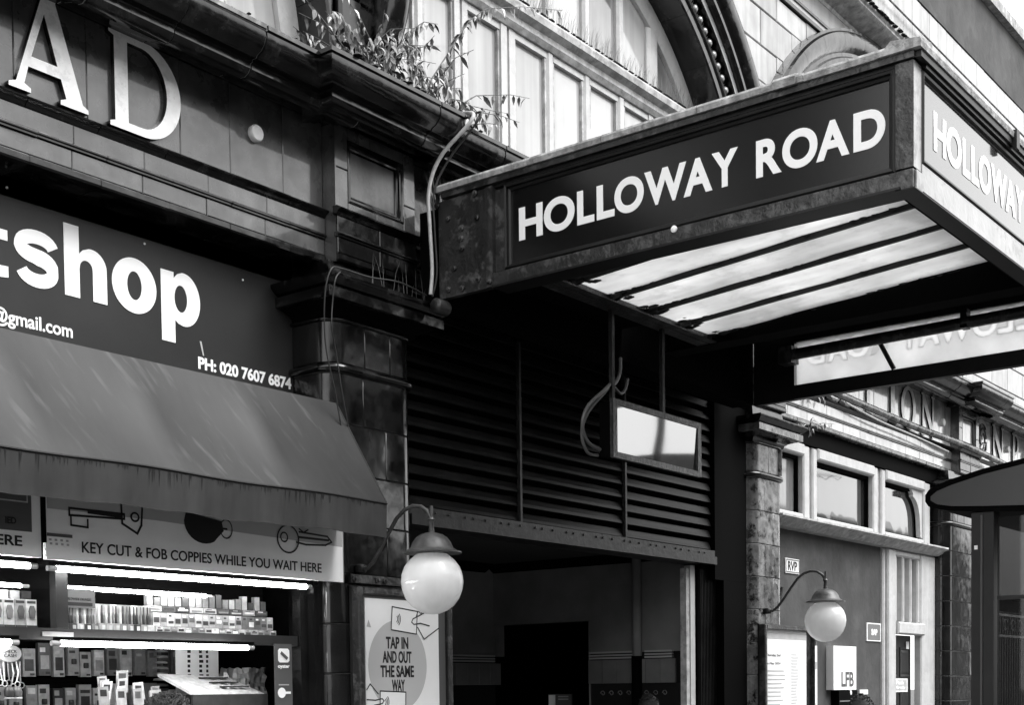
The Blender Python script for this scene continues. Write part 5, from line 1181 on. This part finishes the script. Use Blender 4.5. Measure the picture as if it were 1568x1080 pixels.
# ================================================================== BUS SHELTER
bs = thing('bus_shelter', 'dark bus shelter with rounded roof end at the right frame edge', 'bus shelter', (10.5, -3.2, 0))
XS = 10.5
def roofprof(x):
    top = [(-2.845, 3.09), (-2.87, 3.125), (-2.92, 3.155), (-3.05, 3.195), (-3.3, 3.25), (-3.6, 3.295), (-4.3, 3.36), (-4.9, 3.36)]
    bot = [(-4.9, 2.90), (-3.6, 2.90), (-3.3, 2.925), (-3.05, 2.95), (-2.92, 2.98), (-2.87, 3.00), (-2.845, 3.04)]
    return [(x, y, z) for y, z in top + bot]
MB().loft([roofprof(XS + .03), roofprof(XS + 3.4)]).build('roof', M['black'], bs, smooth=30)
P2 = [(y, z) for x, y, z in roofprof(0)]; cy, cz = -3.6, 3.09
PI_ = [(-2.89, 3.075), (-2.94, 3.112), (-3.06, 3.15), (-3.3, 3.205), (-3.6, 3.25), (-4.3, 3.315), (-4.86, 3.315), (-4.86, 2.945), (-3.6, 2.945), (-3.3, 2.965), (-3.06, 2.985), (-2.94, 3.01), (-2.89, 3.045)]
MB().loft([[(XS + .029, y, z) for y, z in P2], [(XS, y, z) for y, z in P2]]).build('end_rim', M['black'], bs)
MB().loft([[(XS - .001, y, z) for y, z in PI_], [(XS - .006, y, z) for y, z in PI_]]).build('end_panel', M['shelter'], bs)
MB().box(XS + .02, XS + .16, -3.37, -3.20, 0, 2.92).build('post', M['steel_dk'], bs); MB().box(XS + .005, XS + .019, -3.29, -3.275, 0, 2.90).build('post_bead', M['shelter'], bs)
MB().box(XS + .012, XS + .0195, -3.25, -3.225, 2.64, 2.67).build('post_label', M['signwhite'], bs)
MB().box(XS + .08, XS + .09, -4.7, -3.38, .25, 2.88).build('end_glass', M['glass'], bs); MB().box(XS + .05, XS + .12, -4.74, -4.67 - .03, 0, 2.9).build('post', M['steel_dk'], bs)
MB().box(XS + 3.2, XS + 3.34, -3.37, -3.20, 0, 2.92).build('post', M['steel_dk'], bs); MB().box(XS + .17, XS + 3.19, -4.72, -4.71, .3, 2.9).build('back_glass', M['glass'], bs)
for z in (2.25, 1.0): MB().box(XS + .075, XS + .095, -4.69, -3.38, z, z + .03).build('glass_rail', M['steel_dk'], bs)
# gates beyond the far column, seen through the shelter glass
rg_ = thing('iron_gate', 'dark ornamental iron gate in the bay beyond the far column', 'gate', (20, .2, 0))
box('gate_back', M['black'], gw, 19.9, 26, .40, .5, 0, 4.4)
for k in range(44): MB().tube([(19.95 + k * .12, .15, 0), (19.95 + k * .12, .15, 2.75)], .011, 5).build('bar', M['steel'], rg_)
for z in (2.35, 2.68): box('rail', M['steel'], rg_, 19.9, 25.2, .13, .17, z, z + .035)
for k in range(14): MB().tube([(20.05 + k * .36 + .12 * math.cos(t * .55) * (1 - t * .05), .14, 2.53 + .12 * math.sin(t * .55) * (1 - t * .05)) for t in range(11)], .012, 5).build('scroll', M['beam'], rg_)
box('far_fascia', M['shop_board'], gw, 19.9, 26, .20, .39, 3.0, 4.4)

# ================================================================== OPPOSITE SIDE (seen in reflections)
ob = thing('opposite_or_added_terrace', 'dark terrace with white framed windows across the street', 'building', (50, -20, 0))
box('wall', M['brick_far'], ob, 53, 90, -32, -20, 0, 9.6)
ob2 = thing('opposite_or_added_terrace', 'unseen long brick terrace added across the street to darken reflections', 'building', (0, -20, 0))  # out of view, added to darken low reflections in cornice and columns
box('wall', M['brick_far'], ob2, -45, 28, -32, -20, 0, 10.5)
box('added_terrace_parapet', M['signwhite'], ob2, -45, 28, -20.1, -19.9, 10.5, 10.8)
for k in range(24):
    for z in (1.0, 4.2, 7.4):
        f = box('window', M['signwhite'], ob2, -43 + k * 2.9, -41.4 + k * 2.9, -19.999, -19.95, z, z + 1.9)
        box('pane', M['black'], f, -42.9 + k * 2.9, -41.5 + k * 2.9, -19.949, -19.94, z + .1, z + 1.8)
for k in range(14):
    for z in (1.2, 4.2, 7.3):
        f = box('window', M['signwhite'], ob, 54 + k * 2.4, 55.3 + k * 2.4, -19.999, -19.95, z, z + 1.5)
        box('pane', M['black'], f, 54.1 + k * 2.4, 55.2 + k * 2.4, -19.949, -19.94, z + .1, z + 1.4)
pole = thing('telegraph_pole', 'wooden telegraph pole with insulators across the street', 'pole', (34.5, -17, 0))
MB().tube([(34.5, -17, 0), (34.5, -17, 12.5)], [.16, .11], 10).build('shaft', M['door_dk'], pole)
for z in (10.2, 10.9): MB().box(33.7, 35.3, -17.05, -16.95, z, z + .1).build('cross_arm', M['door_dk'], pole)
for k, (dz, dx) in enumerate(((0, 0), (.5, .3), (-.5, -.4), (.9, .1))):
    tag(MB().tube([(14 + t * 2, -17 - .3 * dx, 10.9 + dz - .9 * math.sin(PI * t / 20) ) for t in range(21)], .05, 5).build('overhead_wire', M['black']), ['upper middle', 'high', 'low', 'topmost'][k] + ' overhead wire across the street, seen only as a reflection', 'wire', 'overhead wires across the street')

# ================================================================== WEEDS
def leafmesh(m, L_=.07, W_=.022):
    return MB().add([(0, 0, 0), (W_ * .5, L_ * .3, -.004), (W_ * .45, L_ * .6, -.010), (0, L_, -.03), (-W_ * .45, L_ * .6, -.010), (-W_ * .5, L_ * .3, -.004), (0, L_ * .3, .004), (0, L_ * .6, -.002)],
                    [(0, 1, 6), (1, 2, 7, 6), (2, 3, 7), (0, 6, 5), (6, 7, 4, 5), (7, 3, 4)]).mesh('leaf', m)
LM = [leafmesh(M['leafm'], .085, .030), leafmesh(M['leafl'], .075, .026), leafmesh(M['leafm'], .06, .024)]
def weed(name, label, base, stems, leaves, seed, spread=.3, height=.5, lean=(0, 0), group=None, size=1.0):
    random.seed(seed); W = thing(name, label, 'plant', base, group); b = Vector(base)
    for s_ in range(stems):
        a = random.uniform(0, 2 * PI); hh = height * random.uniform(.5, 1); d = Vector((math.cos(a) * spread * random.random() + lean[0] * hh, math.sin(a) * spread * .5 * random.random() + lean[1] * hh, hh))
        st_ = b + Vector((random.uniform(-.3, .3) * spread, random.uniform(-.1, .1), 0)); P_ = []
        for k in range(7):
            t = k / 6; P_.append(st_ + d * t + Vector((math.cos(a), math.sin(a) * .5 - .3, -.6)) * (t ** 2.4) * .18 * spread / .3 * random.uniform(.8, 1.2))
        MB().tube(P_, [.006 * (1 - .7 * k / 6) for k in range(7)], 5).build('stem', M['stem'], W)
        for q in range(leaves):
            t = .25 + .75 * (q + random.random() * .5) / leaves; i = min(5, int(t * 6)); p = P_[i].lerp(P_[i + 1], t * 6 - i)
            o = link('leaf', random.choice(LM), W, p, (random.uniform(-1.15, -.2), random.uniform(-.4, .4), random.uniform(0, 2 * PI)))
            o.scale = (size * random.uniform(.5, 1.15),) * 3
weed('buddleia_bush', 'leafy weed bush growing on the cornice in front of the dark pier', (6.95, -.30, 5.69), 26, 15, 3, .5, .62, (-.1, -.1), size=1.15)
weed('buddleia_bush', 'arching pale weed rooted on the cornice left of the white window', (7.55, -.28, 5.69), 16, 15, 4, .55, .72, (.30, 0), size=1.2)
weed('cornice_weed', 'small drooping weed above the pale cable on the cornice edge', (7.75, -.42, 5.69), 9, 9, 8, .35, .30, (.2, 0), size=1.1)
weed('cornice_weed', 'thin leafy weed standing before the third window pane', (9.0, -.30, 5.70), 2, 7, 14, .12, .33, (.2, 0), size=1.1)
weed('cornice_weed', 'tall thin weed with spread leaves before the middle panes', (9.75, -.32, 5.70), 3, 8, 16, .16, .50, (.12, 0), size=1.15)
weed('cornice_weed', 'low weed tuft left of the tall thin weed', (9.35, -.32, 5.70), 2, 6, 17, .2, .30, (.1, 0), size=1.0)
weed('ledge_weed', 'pale weed growing from the far capital left of the windows', (14.0, -.22, 4.44), 5, 6, 23, .3, .20, (.3, 0), size=1.3)
weed('ledge_weed', 'small weed on the architrave below the fat pipe', (14.1, -.1, 4.93), 5, 6, 24, .4, .14, (.3, 0), size=1.2)
def spray(label, path, leaves, seed, size=1.2):
    random.seed(seed); W = thing('arching_weed', label, 'plant', path[0]); P_ = [Vector(p) for p in path]; n_ = len(P_) - 1
    MB().tube(P_, [.007 * (1 - .7 * k / n_) for k in range(n_ + 1)], 5).build('stem', M['stem'], W)
    for q in range(leaves):
        t = n_ * (.1 + .9 * q / leaves); i = min(n_ - 1, int(t)); p = P_[i].lerp(P_[i + 1], t - i)
        o = link('leaf', random.choice(LM), W, p, (random.uniform(-1.3, -.5), random.uniform(-.5, .5), random.uniform(0, 2 * PI))); o.scale = (size * random.uniform(.5, 1.2),) * 3
spray('long weed stem arching up and right across the white window', [(7.52, -.2, 5.74), (7.60, -.2, 5.9), (7.69, -.2, 6.02), (7.88, -.2, 6.27), (8.03, -.2, 6.47), (8.19, -.2, 6.67), (8.39, -.2, 6.83), (8.85, -.2, 7.02), (9.4, -.2, 7.20)], 54, 41, 1.35)
spray('weed stem rising behind the leafy bush at the dark pier', [(7.2, -.25, 5.7), (7.25, -.25, 5.9), (7.30, -.25, 6.1), (7.42, -.25, 6.28), (7.60, -.25, 6.42), (7.75, -.25, 6.46)], 34, 42)
spray('weed stem leaning left over the cornice corner', [(6.95, -.45, 5.69), (6.8, -.45, 5.82), (6.62, -.45, 5.95), (6.5, -.47, 6.0), (6.42, -.48, 5.98)], 34, 43)
spray('drooping weed stem hanging right of the bush', [(7.5, -.45, 5.70), (7.62, -.45, 5.83), (7.75, -.45, 5.86), (7.9, -.45, 5.86), (8.05, -.45, 5.80)], 26, 44)
spray('bushy weed stem in the middle of the cornice bush', [(7.0, -.42, 5.69), (7.02, -.42, 5.82), (7.08, -.42, 5.97), (7.2, -.42, 6.08), (7.35, -.42, 6.10)], 36, 45)
def grass(name, x0, x1, y, z, n, h, label_, m='stem', lean=0):
    g = MB()
    for k in range(n):
        x = random.uniform(x0, x1); hh = h * random.uniform(.3, 1); dx = random.uniform(-.4, .4) * hh + lean * hh; yy = y + random.uniform(-.05, .03); w_ = .0022
        g.add([(x - w_, yy, z), (x + w_, yy, z), (x + dx * .4 + w_ * .8, yy - .01, z + hh * .6), (x + dx, yy - .03, z + hh), (x + dx * .4 - w_ * .8, yy - .01, z + hh * .6)], [(0, 1, 2, 4), (2, 3, 4)])
    return tag(g.build(name, M[m]), label_, 'grass', kind='stuff')
random.seed(31)
grass('transom_grass', 8.2, 12.3, .22, 7.395, 420, .20, 'dry grass growing along the white window transom', 'leafm')
grass('wall_grass', 7.72, 8.35, -.18, 5.20, 60, .25, 'wispy dry grass behind the canopy plate', 'leafl', -.5)
grass('capital_grass', 6.9, 7.6, -.24, 4.42, 14, .24, 'thin dry stalks on top of the left capital', 'stem', -.2)
grass('parapet_grass', 14.5, 20.5, -.33, 9.56, 300, .34, 'dry grass along the upper cornice', 'leafm')
grass('parapet_grass', 17.2, 22.5, -.3, 8.9, 60, .01, 'fine growth on the upper wall', 'leafm')
mo = MB()
for k in range(420):
    x = random.uniform(4.2, 12.6); y = random.uniform(-.50, -.15) if x > 6.3 else random.uniform(-.5, -.2); y -= .12 if 6.35 < x < 7.6 else 0
    r = random.uniform(.006, .022) * (1.8 if 6.3 < x < 8 else 1); z = 5.69
    mo.add([(x + r * math.cos(t * PI / 3), y + r * math.sin(t * PI / 3), z) for t in range(6)] + [(x, y, z + r * .8)], [(t, (t + 1) % 6, 6) for t in range(6)])
for k in range(260):
    x = random.uniform(8.0, 12.3); r = random.uniform(.008, .02); y = .19
    mo.add([(x + r * math.cos(t * PI / 3), y + r * math.sin(t * PI / 3), 7.385) for t in range(6)] + [(x, y, 7.385 + r)], [(t, (t + 1) % 6, 6) for t in range(6)])
for k in range(260):
    x = random.uniform(14, 21); r = random.uniform(.015, .045); y = -.32
    mo.add([(x + r * math.cos(t * PI / 3), y + r * math.sin(t * PI / 3), 9.56) for t in range(6)] + [(x, y, 9.56 + r)], [(t, (t + 1) % 6, 6) for t in range(6)])
tag(mo.build('moss', M['moss']), 'clumps of dark moss along the cornice tops', 'moss', kind='stuff')

# ================================================================== PEOPLE (only the tops of the heads reach into the picture)
def person(x, y, top, face, hair, label, curly=False, r=1.0):
    T = thing('person', label, 'person', (x, y, 0)); s_ = top / 1.75; b = Vector((x, y, 0)); c, sn = math.cos(face), math.sin(face)
    def W_(p): return (x + (p[0] * c - p[1] * sn) * s_, y + (p[0] * sn + p[1] * c) * s_, p[2] * s_)
    J = {'pel': (0, 0, .95), 'sp': (0, .01, 1.15), 'ch': (0, .01, 1.35), 'nk': (0, 0, 1.48), 'h0': (0, -.02, 1.56)}
    V = [(0, 0, .95), (0, .01, 1.15), (0, .01, 1.36), (0, 0, 1.47), (0, -.015, 1.56)]
    E = [(0, 1), (1, 2), (2, 3), (3, 4)]; Rr = [(.15, .11), (.13, .10), (.16, .11), (.06, .06), (.06, .06)]
    for sd in (-1, 1):
        k = len(V); V += [(sd * .17, 0, 1.40), (sd * .22, .02, 1.15), (sd * .22, -.06, .92), (sd * .22, -.10, .82)]; E += [(2, k), (k, k + 1), (k + 1, k + 2), (k + 2, k + 3)]; Rr += [(.065, .06), (.048, .048), (.036, .036), (.04, .025)]
        k = len(V); V += [(sd * .09, 0, .88), (sd * .10, -.01, .50), (sd * .10, .02, .09), (sd * .10, -.12, .03)]; E += [(0, k), (k, k + 1), (k + 1, k + 2), (k + 2, k + 3)]; Rr += [(.09, .09), (.062, .062), (.04, .04), (.045, .03)]
    me = bpy.data.meshes.new('body'); me.from_pydata([tuple(Vector(W_(v)) - b) for v in V], E, []); o = bpy.data.objects.new('body', me); COL.objects.link(o)
    sk = o.modifiers.new('skin', 'SKIN'); sb_ = o.modifiers.new('sub', 'SUBSURF'); sb_.levels = 1; sb_.render_levels = 1
    for i, q in enumerate(Rr): me.skin_vertices[0].data[i].radius = (q[0] * s_, q[1] * s_)
    me.skin_vertices[0].data[0].use_root = True
    bpy.context.view_layer.update(); m2 = bpy.data.meshes.new_from_object(o.evaluated_get(bpy.context.evaluated_depsgraph_get())); bpy.data.objects.remove(o)
    m2.materials.clear(); m2.materials.append(M['coat_d']); m2.shade_smooth(); bo = link('body', m2, T, b)
    hd = []
    def headpt(u, v, k=1.0):
        th = u * 2 * PI; ph = v * PI; rx, ry, rz = .077 * k, .098 * k, .118 * k; X_ = rx * math.sin(ph) * math.cos(th); Y_ = ry * math.sin(ph) * math.sin(th); Z_ = -rz * math.cos(ph)
        if Z_ < 0: X_ *= 1 + Z_ * 2.6; Y_ = Y_ * (1 + Z_ * 1.2) - .012 * (-Z_ / .1)
        return (X_, Y_ - .015, 1.63 + Z_)
    def surf(k, v0, nm, m, jit=0, cond=None):
        n_, q_ = 28, 20; rows = [[W_([a + random.uniform(-jit, jit) for a in headpt(i / n_, v0 + (1 - v0) * j / q_ * .999 + .0005, k)]) for i in range(n_)] for j in range(q_ + 1)]
        return MB().loft(rows).build(nm, m, T, smooth=60)
    surf(1.0, 0, 'head', M['skin'])
    MB().loft([[W_(p) for p in ((-.012, -.125, 1.60), (.012, -.125, 1.60), (.0, -.105, 1.60))], [W_(p) for p in ((-.004, -.112, 1.645), (.004, -.112, 1.645), (0, -.105, 1.645))]]).build('nose', M['skin'], T)
    for sd in (-1, 1):
        MB().lathe([(0, -.03), (.012, -.02), (.014, .01), (0, .03)], W_((sd * .079, -.01, 1.62)), 8).build('ear', M['skin'], T); MB().lathe([(0, -.008), (.009, 0), (0, .008)], W_((sd * .03, -.106, 1.64)), 8).build('eye', M['hair_d'], T)
    MB().loft([[W_(p) for p in ((-.022, -.109, 1.572), (.022, -.109, 1.572), (0, -.10, 1.572))], [W_(p) for p in ((-.02, -.108, 1.58), (.02, -.108, 1.58), (0, -.10, 1.58))]]).build('mouth', M['print_dark'], T)
    surf(1.09 * r, .50, 'hair', hair, .002)
    tf = MB()
    for k in range(900 if curly else 120):
        u = random.random(); v = random.uniform(.62, 1.0); p = Vector(headpt(u, v, 1.10 * r)); q = Vector(headpt(u + random.uniform(-.03, .03), v - .02, (1.16 if curly else 1.13) * r)); mid = p.lerp(q, .5) + Vector((random.uniform(-.01, .01), random.uniform(-.01, .01), .008))
        tf.tube([W_(p), W_(mid), W_(q)], [.0022, .0018, .0006] if curly else [.004, .004, .001], 3 if curly else 4)
    tag(tf.build('hair_tufts', hair, T), kind='stuff')
person(2.66, -3.45, 1.575, PI * .9, M['hair_g'], 'person with curly grey hair passing in front of the key kiosk', True, 1.15)
person(7.86, -3.45, 1.54, PI * .9, M['hair_d'], 'dark-haired person passing below the LFB box')
person(10.15, -.5, 1.545, 0.2, M['hair_d'], 'dark-haired person standing in the station entrance')
